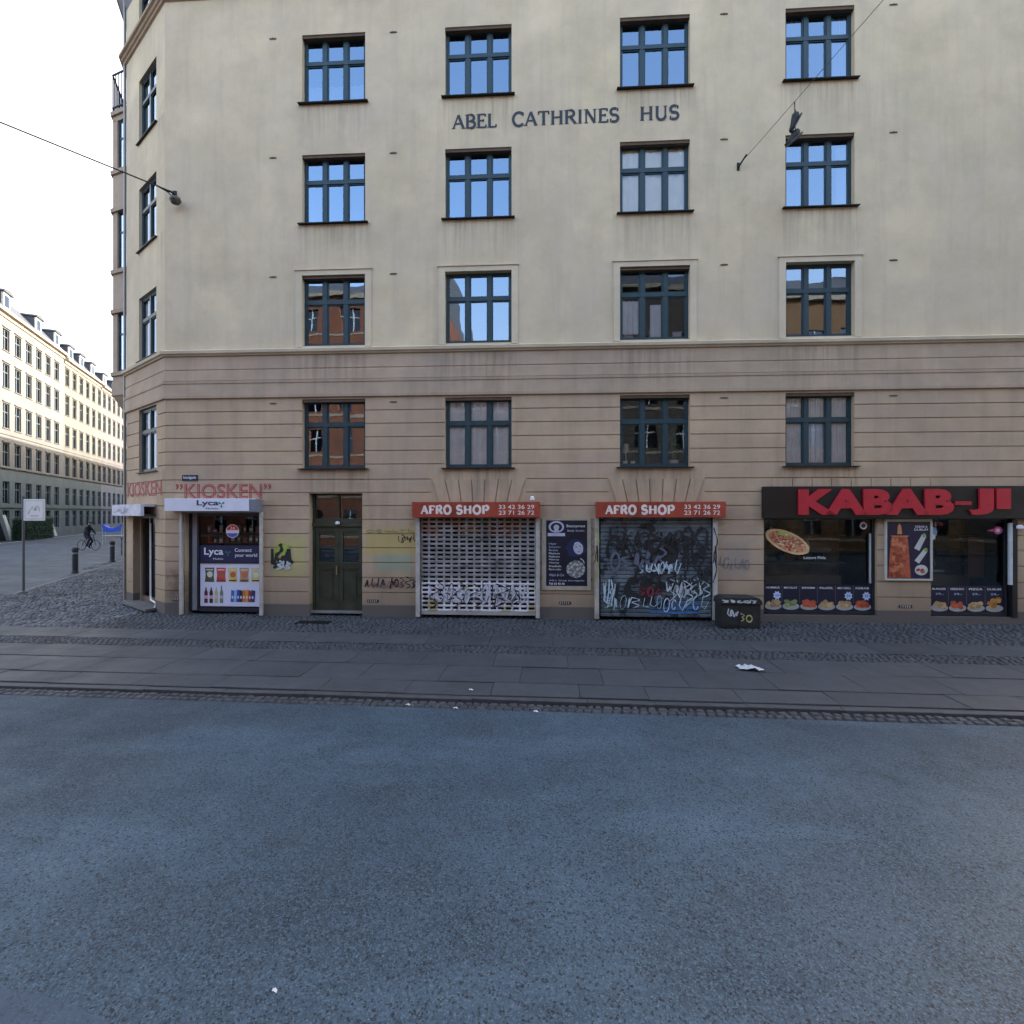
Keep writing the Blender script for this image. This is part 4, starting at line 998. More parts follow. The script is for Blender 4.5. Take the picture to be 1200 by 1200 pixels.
# little spotlights above the signs
for px, py, lb, c_ in ((624, 584, 'small white spotlight above the right end of the AFRO SHOP sign over the white shutter', WHITE),):
    r = on_facade('spotlight', px, zz(px, py), lb, 'lamp'); m = MB(); m.tube([(0, 0, .04), (0, -.12, .06), (0, -.16, .02)], .012, IRON); m.build('arm', r)
    m = MB(); m.lathe([(.02, -.05), (.055, -.04), (.05, .02), (.02, .05)], c_, (0, -.18, 0), 14); m.build('head', r)

# --- black treatment poster between the shutters
c = 664; q = sx(c); r = on_facade('wall_poster', c, 0, 'tall black poster with round white portrait and text lines between the two shutters', 'poster')
a, b = sx(640)-q, sx(688)-q; zt, zb = 2.40, .84
m = MB(); m.box(a-.10, b+.09, -.035, -.002, zb-.10, zt+.04, M('poster_board', (.34, .30, .23), .8, var=.2)); m.build('board', r)
m = MB(); PBK = M('poster_black', (.008, .009, .02), .35, var=.3, scale=2); m.rect(a, b, zb, zt, .037, PBK); w = b-a
PL = M('poster_lilac', (.42, .42, .55), .5, var=.2); SKN = M('poster_grey_face', (.40, .40, .46), .5, var=.3, scale=30)
m.ell(a+w*.25, zt-.155, w*.19, .14, .039, PL, 26); m.ell(a+w*.25, zt-.16, w*.14, .105, .041, PBK, 24); m.ell(a+w*.25, zt-.165, w*.07, .065, .043, SKN, 18); m.flat([(a+w*.16, zt-.26), (a+w*.34, zt-.26), (a+w*.29, zt-.22), (a+w*.21, zt-.22)], .0435, SKN)
m.rect(a+w*.04, a+w*.46, zt-.375, zt-.30, .0445, PL)
m.text('Beautytreat', a+w*.50, a+w*.95, zt-.18, zt-.10, .038, WHITE); m.text('Body Studio', a+w*.52, a+w*.93, zt-.28, zt-.22, .038, PL)
m.ell(a+w*.72, zt-.66, w*.24, .20, .038, M('poster_hair', (.015, .02, .07), .5), 22, .1); m.ell(a+w*.78, zt-.66, w*.12, .15, .040, SKN, 18, .04, .2)
for ex, ez in ((-.05, .03), (.05, .045)): m.ell(a+w*.78+ex*w*1.0, zt-.66+ez, w*.025, .012, .042, PBK, 8)
m.ell(a+w*.79, zt-.745, w*.035, .012, .042, M('poster_lips', (.2, .1, .13), .5), 8)
pn = N('poster_curls'); vo = pn.n('ShaderNodeTexVoronoi', i_Scale=14.); pn.l(pn.tc, vo.inputs['Vector']); pn.bsdf(pn.mix(pn.ramp(vo.outputs['Distance'], .1, .6), (.52, .52, .50), (.12, .12, .12)), .5)
m.ell(a+w*.72, zt-1.16, w*.23, .205, .038, pn.m, 26, .02)
m.ribbon([(a+w*.83, zt-.90), (a+w*.9, zt-.95), (a+w*.93, zt-1.02)], .02, .04, PL)
words_ = ['Hair', 'Extension', 'Braids', 'Manicure', 'Pedicure', 'Make-up', 'Weaving', 'Dreadlocks', 'Perm color']
for i, wd in enumerate(words_): m.text(wd, a+w*.07, a+w*(.17+.02*len(wd)), zt-.58-i*.076, zt-.535-i*.076, .038, WHITE if i > 2 else PL)
m.text('Wash & Cut', a+w*.08, a+w*.44, zt-1.33, zt-1.27, .038, PL, .001, 0, .3); m.text('Afro Shop Istedgade', a+w*.07, a+w*.93, zt-1.46, zt-1.41, .038, PL); m.text('Tel 33 42 36', a+w*.07, a+w*.45, zt-1.53, zt-1.485, .038, WHITE, .001, .02)
m.build('print', r)

# --- KABAB-JI sign
c = 1040; q = sx(c); r = on_facade('restaurant_sign', c, 2.45, 'long black restaurant fascia reading KABAB-JI in big red block letters', 'sign')
a = sx(891.5)-q; b = sx(1290)-q; h = .74
m = MB(); m.box(a, b, -.16, -.033, 0, h, M('fascia_black', (.004, .005, .007), .4, var=.3)); m.build('board', r, bevel=.008)
m = MB(); m.box(a+.001, a+.95, -.166, -.1605, .012, h-.012, M('fascia_panel', (.007, .005, .006), .35)); m.build('end_panel', r)
RED = M('red_letters', (.42, .018, .032), .4, var=.1); RED2 = M('dark_red_letter_side', (.16, .01, .02), .5)
m = MB(); kx = lambda p: sx(600+(p-600)*.984)-q; x0 = kx(936); x1 = kx(1118); x2 = kx(1184)
m.text('KABAB', x0, x1, .085, .675, .165, RED, .05, .055); m.box(kx(1119), kx(1138), -.215, -.165, .31, .39, RED); m.text('JI', kx(1136), x2, .085, .675, .165, RED, .05, .055); m.build('lettering', r)
# --- kebab shop windows
def plate(m, cx, cz, w, kind, d):
    m.ell(cx, cz, w*.52, .085, d, M('plate_grey', (.36, .34, .32), .5), 18)
    cs = {'n': (.42, .28, .13), 'g': (.22, .28, .10), 'r': (.46, .09, .04), 't': (.5, .22, .05)}[kind]
    for i in range(11): m.ell(cx+random.uniform(-.3, .3)*w, cz+.02+random.uniform(0, .10)+(.10 if kind == 't' and i > 3 else 0), w*.17, .05, d+.001+.0006*i, M('food_%s%d' % (kind, i % 3), tuple(x*(.7+.25*(i % 3)) for x in cs), .6, var=.3, scale=30), 9, .2)
def kebab_window(pxa, pxb, label, n, kinds, left):
    c = (pxa+pxb)/2; q = sx(c); r = on_facade('restaurant_window', c, 0, label, 'shop window'); a, b = sx(pxa)-q, sx(pxb)-q
    m = MB(); 
    for x0, x1, z0, z1 in ((a, a+.05, .22, 2.5), (b-.05, b, .22, 2.5), (a+.05, b-.05, 2.42, 2.5), (a+.05, b-.05, .22, .28)): m.box(x0, x1, .08, .15, z0, z1, al)
    m.build('frame', r)
    m = MB(); m.face([(a+.05, .12, .28), (b-.05, .12, .28), (b-.05, .12, 2.42), (a+.05, .12, 2.42)], GL_SHOP); m.build('pane', r)
    m = MB(); m.rect(a+.05, b-.05, .28, .90, -.112, M('menu_navy', (.010, .012, .03), .4))
    w = (b-a-.1)/n; blue = M('price_star', (.45, .55, .78), .5)
    names = (['HUMMUS', 'MIX SALAT', 'SHAWARMA', 'FALAFEL', 'MIX GRILL', 'KEBAB'] if left else ['BURGER', 'KEBAB BOX', 'PIZZA', 'DURUM'])
    for i in range(n):
        cx = a+.05+(i+.5)*w
        plate(m, cx, .385, w*.92, kinds[i], -.108)
        m.text(names[i], cx-w*.38, cx+w*.36, .80, .845, -.110, WHITE, .001, .01)
        if (left and i in (0, 4, 5)):
            pts = []
            for k in range(16):
                rr = .11 if k % 2 else .075; an = math.pi*k/8; pts.append((cx+.09+rr*math.cos(an)*.9, .64+rr*math.sin(an)))
            m.flat(pts, -.110, blue); m.text('59', cx+.05, cx+.13, .61, .67, -.108, M('menu_navy'))
        if not left: m.text('29,-', cx-w*.2, cx+w*.25, .68, .73, -.110, blue)
        if i: m.rect(a+.05+i*w-.004, a+.05+i*w+.004, .46, .88, -.1115, M('divider_grey', (.10, .10, .13), .5))
    m.build('menu_strip', r)
    return r, a, b, q
r, a, b, q = kebab_window(895.5, 1027.5, 'restaurant window with a pizza picture and a strip of six food plates, left of the kebab poster', 6, 'ngrnnr', True)
m = MB(); cx, cz = a+.58, 1.90
def rot(x, z, an=-.42): return (cx+x*math.cos(an)-z*math.sin(an), cz+x*math.sin(an)+z*math.cos(an))
m.flat([rot(.54*math.cos(t/12*math.pi), .235*math.sin(t/12*math.pi)) for t in range(24)], -.114, M('pizza_crust', (.62, .40, .20), .6, var=.2))
m.flat([rot(.46*math.cos(t/12*math.pi)-.0, .19*math.sin(t/12*math.pi)) for t in range(24)], -.112, M('pizza_cheese', (.50, .24, .12), .6, var=.3))
for i in range(80):
    t = random.uniform(0, 6.28); rr = math.sqrt(random.random()); p = rot(.42*rr*math.cos(t), .165*rr*math.sin(t)); m.ell(p[0], p[1], .028, .02, -.111+.0001*i, M('topping_%d' % (i % 3), [(.42, .04, .03), (.65, .52, .33), (.30, .10, .04)][i % 3], .6), 7)
m.flat([(a+.36, 2.08), (a+.62, 2.02), (a+.60, 2.13), (a+.40, 2.15)], -.105, M('lime_print', (.35, .42, .10), .6))
m.text('Lezzet Pide', a+.95, a+1.45, 1.50, 1.56, -.112, WHITE); m.ell(b-.23, 2.28, .085, .085, -.112, WHITE, 20); m.ell(b-.23, 2.28, .05, .05, -.110, M('dark_blue_print', (.05, .06, .14), .5), 16); m.build('window_print', r)
r = on_facade('shop_counter', (895.5+1027.5)/2, 0, 'dim shop counter with a shelf coloured to look lit inside the left restaurant window', 'counter')
m = MB()
m.box(a+.2, b-.2, 1.05, 1.18, .14, 1.0, M('shop_counter', (.22, .19, .16), .5)); m.box(a+1.3, b-.35, .9, 1.1, 1.9, 1.96, M('lit_look_shelf', (.40, .28, .10), .5)); m.box(a+1.4, b-.5, .95, 1.1, 1.6, 1.72, M('grey_box', (.2, .2, .2), .5))  # the shelf's lit look is put into its warm colour
m.tube([(a+1.36, .8, 1.95), (a+1.42, .8, 1.75), (a+1.38, .8, 1.55)], .03, WSP); m.box(a+.9, a+1.3, 1.0, 1.2, 1.55, 1.62, M('green_box', (.05, .10, .06), .5)); m.build('body', r)
r = bpy.data.objects['restaurant_window']
m = MB(); m.box(b-.13, b-.10, .04, .075, .95, 2.1, M('pale_strip', (.35, .38, .40), .5)); m.build('open_strip', r)
r, a, b, q = kebab_window(1091.5, 1184, 'restaurant window with a strip of four food plates, right of the kebab poster', 4, 'nrnt', False)
m = MB(); pk = M('pink_sign', (.65, .10, .28), .5); m.ell(b-.17, 2.18, .10, .09, -.112, pk, 18); m.ell(b-.17, 2.18, .05, .045, -.110, WHITE, 14); m.flat([(b-.42, 2.17), (b-.28, 2.15), (b-.28, 2.21)], -.111, pk)
m.ell(a+.10, 2.13, .10, .13, -.112, M('sky_sticker', (.18, .38, .55), .5), 16); m.ell(a+.12, 2.02, .05, .06, -.110, WHITE, 12); m.box(a+.06, a+.40, .2, .21, 2.28, 2.36, RED); m.build('window_print', r)
r = on_facade('shop_counter', (1091.5+1184)/2, 0, 'dim shop counter with a tall brown meat spit inside the right restaurant window', 'counter')
m = MB(); m.box(a+.1, b-.1, 1.0, 1.15, .14, 1.05, M('shop_counter')); m.box(b-.52, b-.15, .5, .6, 1.05, 2.0, M('doner_brown', (.10, .04, .025), .6)); m.tube([(a+.6, .9, 1.1), (a+.62, .9, 1.5), (a+.75, .9, 1.3)], .02, WSP); m.box(a+.06, a+.8, .7, .75, 1.15, 1.2, WSP); m.box(a+1.0, a+1.3, 1.2, 1.25, 1.5, 2.4, M('blue_panel', (.06, .10, .16), .5)); m.build('body', r)
r = on_facade('white_upright', 1184, 0, 'pale narrow post with a small round lamp at the right edge of the restaurant window', 'post'); m = MB(); m.box(-.06, .01, -.05, -.002, .95, 2.35, WSP); m.box(.03, .14, -.02, .3, .2, 2.42, BLACK); m.build('post', r); m = MB(); m.lathe([(.02, -.05), (.06, -.03), (.06, .03), (.02, .05)], WHITE, (.10, -.12, 2.26), 14); m.tube([(.10, -.12, 2.26), (.10, -.0, 2.28)], .012, IRON); m.build('lamp', r)  # black box stands in for the shaded recess beside the post
# kebab poster
c = 1063; q = sx(c); r = on_facade('kebab_poster', c, 0, 'framed poster with a large meat spit and rolled sandwiches between the two restaurant windows', 'poster')
a, b = sx(1038)-q, sx(1089)-q; zt, zb = 2.38, 1.07
m = MB(); fr = M('pale_frame', (.45, .44, .38), .6)
for x0, x1, z0, z1 in ((a-.04, a, zb-.04, zt+.06), (b, b+.04, zb-.04, zt+.06), (a, b, zt, zt+.06), (a, b, zb-.04, zb)): m.box(x0, x1, -.05, -.002, z0, z1, fr)
m.build('frame', r)
m = MB(); m.rect(a, b, zb, zt, .02, M('poster_night', (.012, .010, .035), .4)); w = b-a
mt = [M('meat_%d' % k, cc, .6, var=.4, scale=20) for k, cc in enumerate(((.40, .09, .04), (.26, .05, .02), (.50, .17, .07)))]
prof = [(.26, zb+.02), (.24, zb+.3), (.22, zb+.6), (.20, zb+.85), (.17, zb+.98)]
m.flat([(a+w*.30-p[0]*w, p[1]) for p in prof][::-1]+[(a+w*.30+p[0]*w, p[1]) for p in prof], .022, mt[0])
m.flat([(a+w*.10, zb+.99), (a+w*.52, zb+.99), (a+w*.5, zb+.96), (a+w*.12, zb+.96)], .024, mt[2]); m.flat([(a+w*.25, zb+1.02), (a+w*.36, zb+1.02), (a+w*.34, zb+1.22), (a+w*.30, zb+1.27), (a+w*.26, zb+1.2)], .023, M('spit_top', (.55, .25, .10), .5))
for i in range(34): m.ell(a+w*(.30+random.uniform(-.2, .2)), zb+.04+random.random()*.88, w*.07, .045, .0245+.0003*i, mt[i % 3], 8, .25, random.uniform(0, 3))
def roll(cx_, cz_, l, wd, an, mat, mat2, d):
    ca_, sa_ = math.cos(an), math.sin(an)
    P = lambda x, z: (cx_+x*ca_-z*sa_, cz_+x*sa_+z*ca_)
    m.flat([P(-l/2, -wd/2), P(l/2, -wd/2*.8), P(l/2+.02, 0), P(l/2, wd/2*.8), P(-l/2, wd/2)], d, mat); m.ell(*P(l/2, 0), .04, .05, d+.002, mat2, 10, .2)
PP = M('wrap_paper', (.50, .50, .48), .5)
roll(a+w*.78, zb+.83, .36, .13, 1.1, PP, M('salad_print', (.20, .35, .08), .5), .024); roll(a+w*.80, zb+.52, .34, .12, .95, PP, M('salad_print'), .024); m.rect(a+w*.74, a+w*.9, zb+.50, zb+.56, .0275, M('wrap_mark', (.2, .2, .5), .5)) if False else None
m.ell(a+w*.80, zb+.20, w*.15, .12, .024, PP, 18); 
for i in range(8): m.ell(a+w*.80+random.uniform(-.09, .09)*w, zb+.2+random.uniform(-.06, .06), .04, .03, .026+.0003*i, mt[i % 3], 8)
m.text('KEBAB &', a+w*.66, a+w*.94, zb+1.17, zb+1.22, .022, WHITE); m.text('DURUM', a+w*.64, a+w*.95, zb+1.10, zb+1.15, .022, WHITE); m.build('print', r)

# --- utility cabinet on the pavement
cp_ = (sx(866)*CA-.0, fy(sx(866)))
r = empty('utility_cabinet', (5.03, 11.45, PAV), FA, label='low dark cabinet with rounded lid and white graffiti tags standing against the wall', cat='cabinet')
CBM = M('cabinet_green_black', (.014, .017, .016), .55, var=.45, scale=6)
m = MB(); m.prism([(-.42, .0), (.44, .0), (.44, .52), (-.42, .52)], -.2, .2, CBM); m.build('body', r, bevel=.01)
m = MB(); m.prism([(-.45, .522), (.47, .522), (.46, .60), (.40, .66), (.30, .68), (-.34, .68), (-.43, .64)], -.23, .23, CBM); m.build('lid', r, bevel=.01)
m = MB(); 
for x in (-.02,): m.box(x-.004, x+.004, -.206, -.2005, .04, .50, BLACK)
m.box(-.36, .38, -.208, -.2065, .05, .06, BLACK); m.build('door_seam', r)
m = MB(); scribble(m, -.3, -.05, .22, .42, WSP, 3, .025, 91, .205); scribble(m, .0, .25, .10, .35, M('yellow_spray', (.4, .4, .15), .6), 2, .022, 92, .205); scribble(m, -.38, .35, .56, .63, WSP, 5, .02, 93, .232); m.build('graffiti', r)

# --- paper litter, drain covers
def litter(name, x, y, s, label, seed, z=PAV, cat='litter'):
    rnd = random.Random(seed); m = MB(); nx, ny = 9, 6; vs = []
    for j in range(ny):
        for i in range(nx):
            u, v = i/(nx-1)-.5, j/(ny-1)-.5
            k = 1-.45*abs(u)*(rnd.random()+.4)
            vs.append((u*s+rnd.uniform(-.02, .02)*s*2, v*s*.7*k+rnd.uniform(-.03, .03)*s*2-u*s*.35, .012+.10*s*rnd.random()+(.10*s if abs(u) < .2 else 0)))
    m.mesh(vs, [(j*nx+i, j*nx+i+1, (j+1)*nx+i+1, (j+1)*nx+i) for j in range(ny-1) for i in range(nx-1)], M('crumpled_paper', (.45, .46, .49), .8, var=.1))
    return tag(m.build(name, None, (x, y, z)), label, cat)
litter('crumpled_paper', 3.86, 8.28, .34, 'crumpled white paper lying on the pavement slabs', 3)
for i, (px, py) in enumerate(((322, 1166), (552, 813), (478, 828), (534, 832), (628, 836))):
    y = 2.6*600/(py-600); litter('paper_scrap', (px-600)/600*y, y, .03 if i == 0 else .06, ['tiny white paper scrap on the asphalt near the bottom of the view', 'small white paper scrap on the pavement slabs above the kerb', 'leftmost of the three white scraps along the gutter', 'middle of the three white scraps along the gutter', 'rightmost of the three white scraps along the gutter'][i], 10+i, .012 if i != 1 else PAV)
m = MB(); m.box(-.38, .38, -.14, .14, -.03, .006, IRON)
for k in range(9): m.box(-.34+k*.08, -.31+k*.08, -.12, .12, .007, .014, IRON)
tag(m.build('drain_grate', None, (-4.6, 11.85, PAV+.004), FA), 'dark iron drain grate in the pavement in front of the entrance door', 'drain grate')

# ------------------------------------------------------------------ overhead wires, lamp, shoes
def wire(p, q, sag, n=20):
    p, q = Vector(p), Vector(q); return [p.lerp(q, i/n)-Vector((0, 0, sag*4*(i/n)*(1-i/n))) for i in range(n+1)]
A1 = Vector((-8.42, 12.78, 10.53)); B1 = A1+Vector((-1.88, -2.49, -.12))*8.2
tg = tag(MB().build('tmp'), None); bpy.data.objects.remove(tg)
m = MB(); m.tube([A1+Vector((0, -.12, .0)), *wire(A1+Vector((-.05, -.15, 0)), B1, .0)], .016, IRON, 6)
o = m.build('overhead_wire'); tag(o, 'dark cable running from the wall bracket out to the upper left', 'cable')
r = empty('wall_bracket', tuple(A1), FA, label='small dark wall bracket holding the cable beside the corner windows', cat='bracket')
m = MB(); m.box(-.05, .05, -.02, .01, -.08, .08, IRON); m.tube([(0, -.02, 0), (-.02, -.1, .0), (-.12, -.14, .01), (-.30, -.2, .1)], .022, IRON); m.tube([(-.05, -.02, -.06), (-.12, -.14, .01)], .012, IRON); m.build('hook', r)
r = empty('wall_lamp', (-8.27, 12.77, 10.28), FA, label='small dark round lamp on the wall under the cable bracket', cat='lamp')
m = MB(); m.tube([(0, 0, .05), (0, -.14, .06)], .02, IRON); m.build('arm', r); m = MB(); m.lathe([(.04, .09), (.11, .05), (.13, -.02), (.09, -.09), (.03, -.11)], M('bronze_lamp', (.06, .05, .035), .5), (0, -.18, -.0), 16); m.build('shade', r)
u = (865-600)/600; Y = 12.3/(1+.058*u); A2 = Vector((u*Y, Y, 2.6+(600-195)/600*Y)); 
E2 = Vector((.725*8.2, 8.2, 2.6+8.2*1.0))
d2 = (E2-A2); B2 = A2+d2*5.2; B2.z = A2.z+.6
m = MB(); pts = [A2+Vector((0, -.05, 0)), A2+d2*.25, A2+d2*.5, E2, A2+d2*1.6, B2]; m.tube(pts, .006, M('cable_grey', (.10, .10, .10), .6), 6); tag(m.build('overhead_wire'), 'thin cable crossing the street overhead with a pair of shoes hanging from it', 'cable')
r = empty('wall_anchor', tuple(A2), FA, label='small iron wall anchor where the thin cable meets the facade', cat='anchor')
m = MB(); m.box(-.03, .03, -.015, .01, -.1, .08, IRON); m.tube([(0, -.01, -.03), (.02, -.05, 0), (.12, -.20, .14)], .02, IRON); m.build('plate', r)
# shoes
us = (931.5-600)/600; t_ = (A2.x-us*A2.y)/(us*d2.y-d2.x); HS = A2+d2*t_
def shoe(parent, loc, rx, rz):
    secs = [(-.14, .030, .05, .03), (-.13, .038, .085, .02), (-.08, .042, .115, 0), (-.03, .040, .10, 0), (.03, .042, .075, 0), (.09, .048, .055, 0), (.13, .040, .045, 0), (.155, .02, .03, .01)]
    vs = []; n = 12
    for x, w, h, b_ in secs:
        for k in range(n):
            a_ = 2*math.pi*k/n; vs.append((x, w*math.cos(a_), b_+h*.5+h*.5*math.sin(a_)))
    m = MB(); m.mesh(vs, [(i*n+k, i*n+(k+1) % n, (i+1)*n+(k+1) % n, (i+1)*n+k) for i in range(len(secs)-1) for k in range(n)]+[tuple(range(n)), tuple((len(secs)-1)*n+k for k in range(n))], M('shoe_black', (.018, .018, .02), .7, var=.4, scale=30))
    o = m.build('shoe', parent, loc, 0, True); o.rotation_euler = (0, rx, rz)
    s = MB(); s.mesh([(x*1.04, w*1.1*(1 if k else -1), z) for x, w in ((-.145, .03), (-.08, .042), (.03, .042), (.1, .05), (.155, .02)) for k in (0, 1) for z in (-.012, .012)],
                     [(4*i, 4*i+1, 4*i+5, 4*i+4) for i in range(4)]+[(4*i+2, 4*i+3, 4*i+7, 4*i+6) for i in range(4)]+[(4*i, 4*i+2, 4*i+6, 4*i+4) for i in range(4)]+[(0, 1, 3, 2), (16, 17, 19, 18)], M('shoe_sole', (.05, .05, .05), .8)); s.build('sole', o)
    return o
SHO = empty('hanging_shoes', tuple(HS), 0, label='pair of black shoes hanging by their laces from the thin cable', cat='shoes')
SHO.scale = (1.3, 1.3, 1.3)
shoe(SHO, (.02, 0, -.33), R(62), R(180)); shoe(SHO, (-.0, .02, -.57), R(40), R(180))
m = MB(); m.tube([(0, 0, .0), (.0, 0, -.12), (.03, 0, -.2)], .006, IRON, 5); m.tube([(0, .01, .0), (.01, .02, -.2), (.02, .02, -.45)], .006, IRON, 5); m.build('laces', SHO)

# ------------------------------------------------------------------ side street, left-hand row
ROW0 = Vector((-45, 45)); RN = Vector((.914, .407))       # normal towards the street
ROWR = math.atan2(SD.y, SD.x)                             # local +x runs away from the camera, +y away from the street? (checked below)
def row_building(t0, t1, cornice, wallm, basem, dorm, label, win0, pitch=2.24, frame=None, roofc=(.05, .055, .065), base_top=6.6):
    o3 = ROW0+SD*t0; rz = math.atan2(SD.y, SD.x); Lw = t1-t0
    # local -y = (sin rz, -cos rz)
    r = empty('apartment_building', (o3.x, o3.y, 0), rz+0., label=label, cat='apartment building', group='row of old apartment blocks along the side street')
    fl = [(.9, 2.75), (3.35, 5.35), (6.55, 8.75), (10.15, 12.35), (13.75, 15.9), (17.1, 19.0)]
    cs = []
    t = win0
    while t < t1-.6:
        if t > t0+.5: cs.append((t-t0-.62, t-t0+.62))
        t += pitch
    dep = lambda s, z: None if any(a < s < b for a, b in cs) and any(c < z < d for c, d in fl) else 0.
    lo_, hi_ = MB(), MB(); sc_ = [0, Lw]+[x for c in cs for x in c]
    gs = [z for z in [1.0+.0*k for k in range(0)]]
    cells(lo_, sc_, [0, base_top]+[z for f in fl[:2] for z in f]+[6.55], lambda s, z: dep(s, z) if z < 6.55 else 0., basem, .2)
    cells(hi_, sc_, [base_top, cornice]+[z for f in fl[2:] for z in (max(f[0], base_top), f[1])], dep, wallm, .2)
    lo_.build('base_wall', r); hi_.build('upper_wall', r)
    for d_out, z0_, z1_, mm in ((.14, base_top-.08, base_top+.12, wallm), (.10, 2.98, 3.12, basem), (.07, 9.55, 9.68, wallm)):
        b = MB(); b.box(0, Lw, -d_out, -.003, z0_, z1_, mm); b.build('string_course', r)
    b = MB(); b.mesh([(x, y, z) for x in (0, Lw) for y, z in ((0, cornice-.45), (-.10, cornice-.42), (-.14, cornice-.18), (-.42, cornice-.12), (-.5, cornice+.04), (-.5, cornice+.10), (0, cornice+.14))],
                     [(i, i+1, i+8, i+7) for i in range(6)]+[tuple(range(7)), tuple(range(13, 6, -1))], M('cornice_stone', (.30, .26, .20), .8, var=.2)); b.build('cornice', r)
    b = MB(); sl = M('mansard_slate', roofc, .6, var=.3, scale=6)
    b.mesh([(x, y, z) for x in (0, Lw) for y, z in ((-.3, cornice+.12), (1.6, cornice+2.4), (6, cornice+3.4), (12, cornice+.1))], [(0, 1, 5, 4), (1, 2, 6, 5), (2, 3, 7, 6), (0, 1, 2, 3), (4, 5, 6, 7)], sl); RF = b.build('roof', r)
    b = MB(); b.face([(0, 12, 0), (Lw, 12, 0), (Lw, 12, cornice+.1), (0, 12, cornice+.1)], basem); b.face([(0, 0, 0), (0, 12, 0), (0, 12, cornice), (0, 0, cornice)], basem); b.face([(Lw, 0, 0), (Lw, 12, 0), (Lw, 12, cornice), (Lw, 0, cornice)], basem); b.build('rear_wall', r)
    for td in dorm:
        x = td-t0; d = MB(); wm = M('dormer_white', (.62, .60, .55), .7)
        d.box(x-.8, x+.8, .25, 2.4, cornice+.5, cornice+2.0, sl); d.box(x-.62, x+.62, .18, .245, cornice+.45, cornice+2.0, wm)
        d.prism([(x-.95, cornice+2.0), (x+.95, cornice+2.0), (x+.85, cornice+2.16), (x, cornice+2.34), (x-.85, cornice+2.16)], .0, 2.6, sl); D = d.build('dormer', RF)
        g = MB(); g.box(x-.42, x+.42, .16, .178, cornice+.75, cornice+1.8, GL_FAR); g.build('window', D)
    for k in range(int(Lw//9)):
        d = MB(); x = 4+k*9; d.box(x-.5, x+.5, 5.0, 5.7, cornice+2.8, cornice+4.4, M('chimney_brick', (.20, .10, .07), .9)); d.build('chimney', RF)
    proto = {}
    for f in fl:
        h = f[1]-f[0]; w = 1.24
        for c in cs:
            if f not in proto:
                fm = MB(); fr_ = frame or M('dark_sash', (.10, .11, .11), .6); fw = .06
                for x0, x1, z0, z1 in ((0, fw, 0, h), (w-fw, w, 0, h), (fw, w-fw, 0, fw), (fw, w-fw, h-fw, h), (fw, w/2-.04, h*.64, h*.64+.07), (w/2+.04, w-fw, h*.64, h*.64+.07), (w/2-.04, w/2+.04, fw, h-fw)): fm.box(x0, x1, .12, .17, z0, z1, fr_)
                o = fm.build('window', r, (c[0], 0, f[0])); g = MB(); g.face([(fw, .15, fw), (w-fw, .15, fw), (w-fw, .15, h-fw), (fw, .15, h-fw)], GL_FAR); g.build('pane', o)
                if f[0] > 6: hb = MB(); hb.box(-.12, w+.12, -.10, -.003, h+.10, h+.20, wallm); hb.box(-.10, w+.10, -.08, -.003, -.10, -.02, wallm); hb.build('window_head', o)
                proto[f] = o
            else:
                o = copy_tree(proto[f]); o.location = (c[0], 0, f[0])
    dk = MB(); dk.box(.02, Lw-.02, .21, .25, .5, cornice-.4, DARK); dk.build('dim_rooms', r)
    return r
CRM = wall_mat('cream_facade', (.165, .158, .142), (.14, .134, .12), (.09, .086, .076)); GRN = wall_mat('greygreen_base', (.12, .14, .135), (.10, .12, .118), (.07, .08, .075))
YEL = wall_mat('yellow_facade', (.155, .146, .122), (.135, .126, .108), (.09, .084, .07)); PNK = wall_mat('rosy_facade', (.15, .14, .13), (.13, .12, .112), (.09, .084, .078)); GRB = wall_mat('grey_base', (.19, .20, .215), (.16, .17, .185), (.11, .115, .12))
row_building(-9, 14.3, 20.4, CRM, GRN, (-5, 1.7, 8.3, 13.0), 'tall cream apartment block with grey green base, nearest in the row across the side street', 1.1-2.24*4)
row_building(14.32, 27.2, 20.0, YEL, GRN, (17.0, 20.6, 24.6), 'yellowish apartment block with dormers, second nearest in the side street row', 15.3)
row_building(27.22, 45, 19.8, PNK, GRB, (29.5, 34, 39), 'rosy pale apartment block, third in the side street row', 28.6)
row_building(45.02, 100, 19.5, CRM, GRB, (50, 56, 62, 70, 80, 90), 'cream apartment block at the far end of the side street row', 46.4)
# balconies on the far row
# unseen block beyond the corner building, added to shade the side street
nb0 = C0+SD*26.05
r = empty('apartment_building', (nb0.x, nb0.y, 0), math.atan2(SD.y, SD.x), label='unseen plain ochre apartment block added beyond the corner building to shade the side street', cat='apartment building')
m = MB(); m.box(0, 90, -12, 0, 0, 16.0, YEL); m.build('wall', r); m = MB(); m.prism([(-.1, 16.0), (90, 16.0), (90, 16.4), (-.1, 16.4)], -12.2, .2, slate); m.build('roof', r)

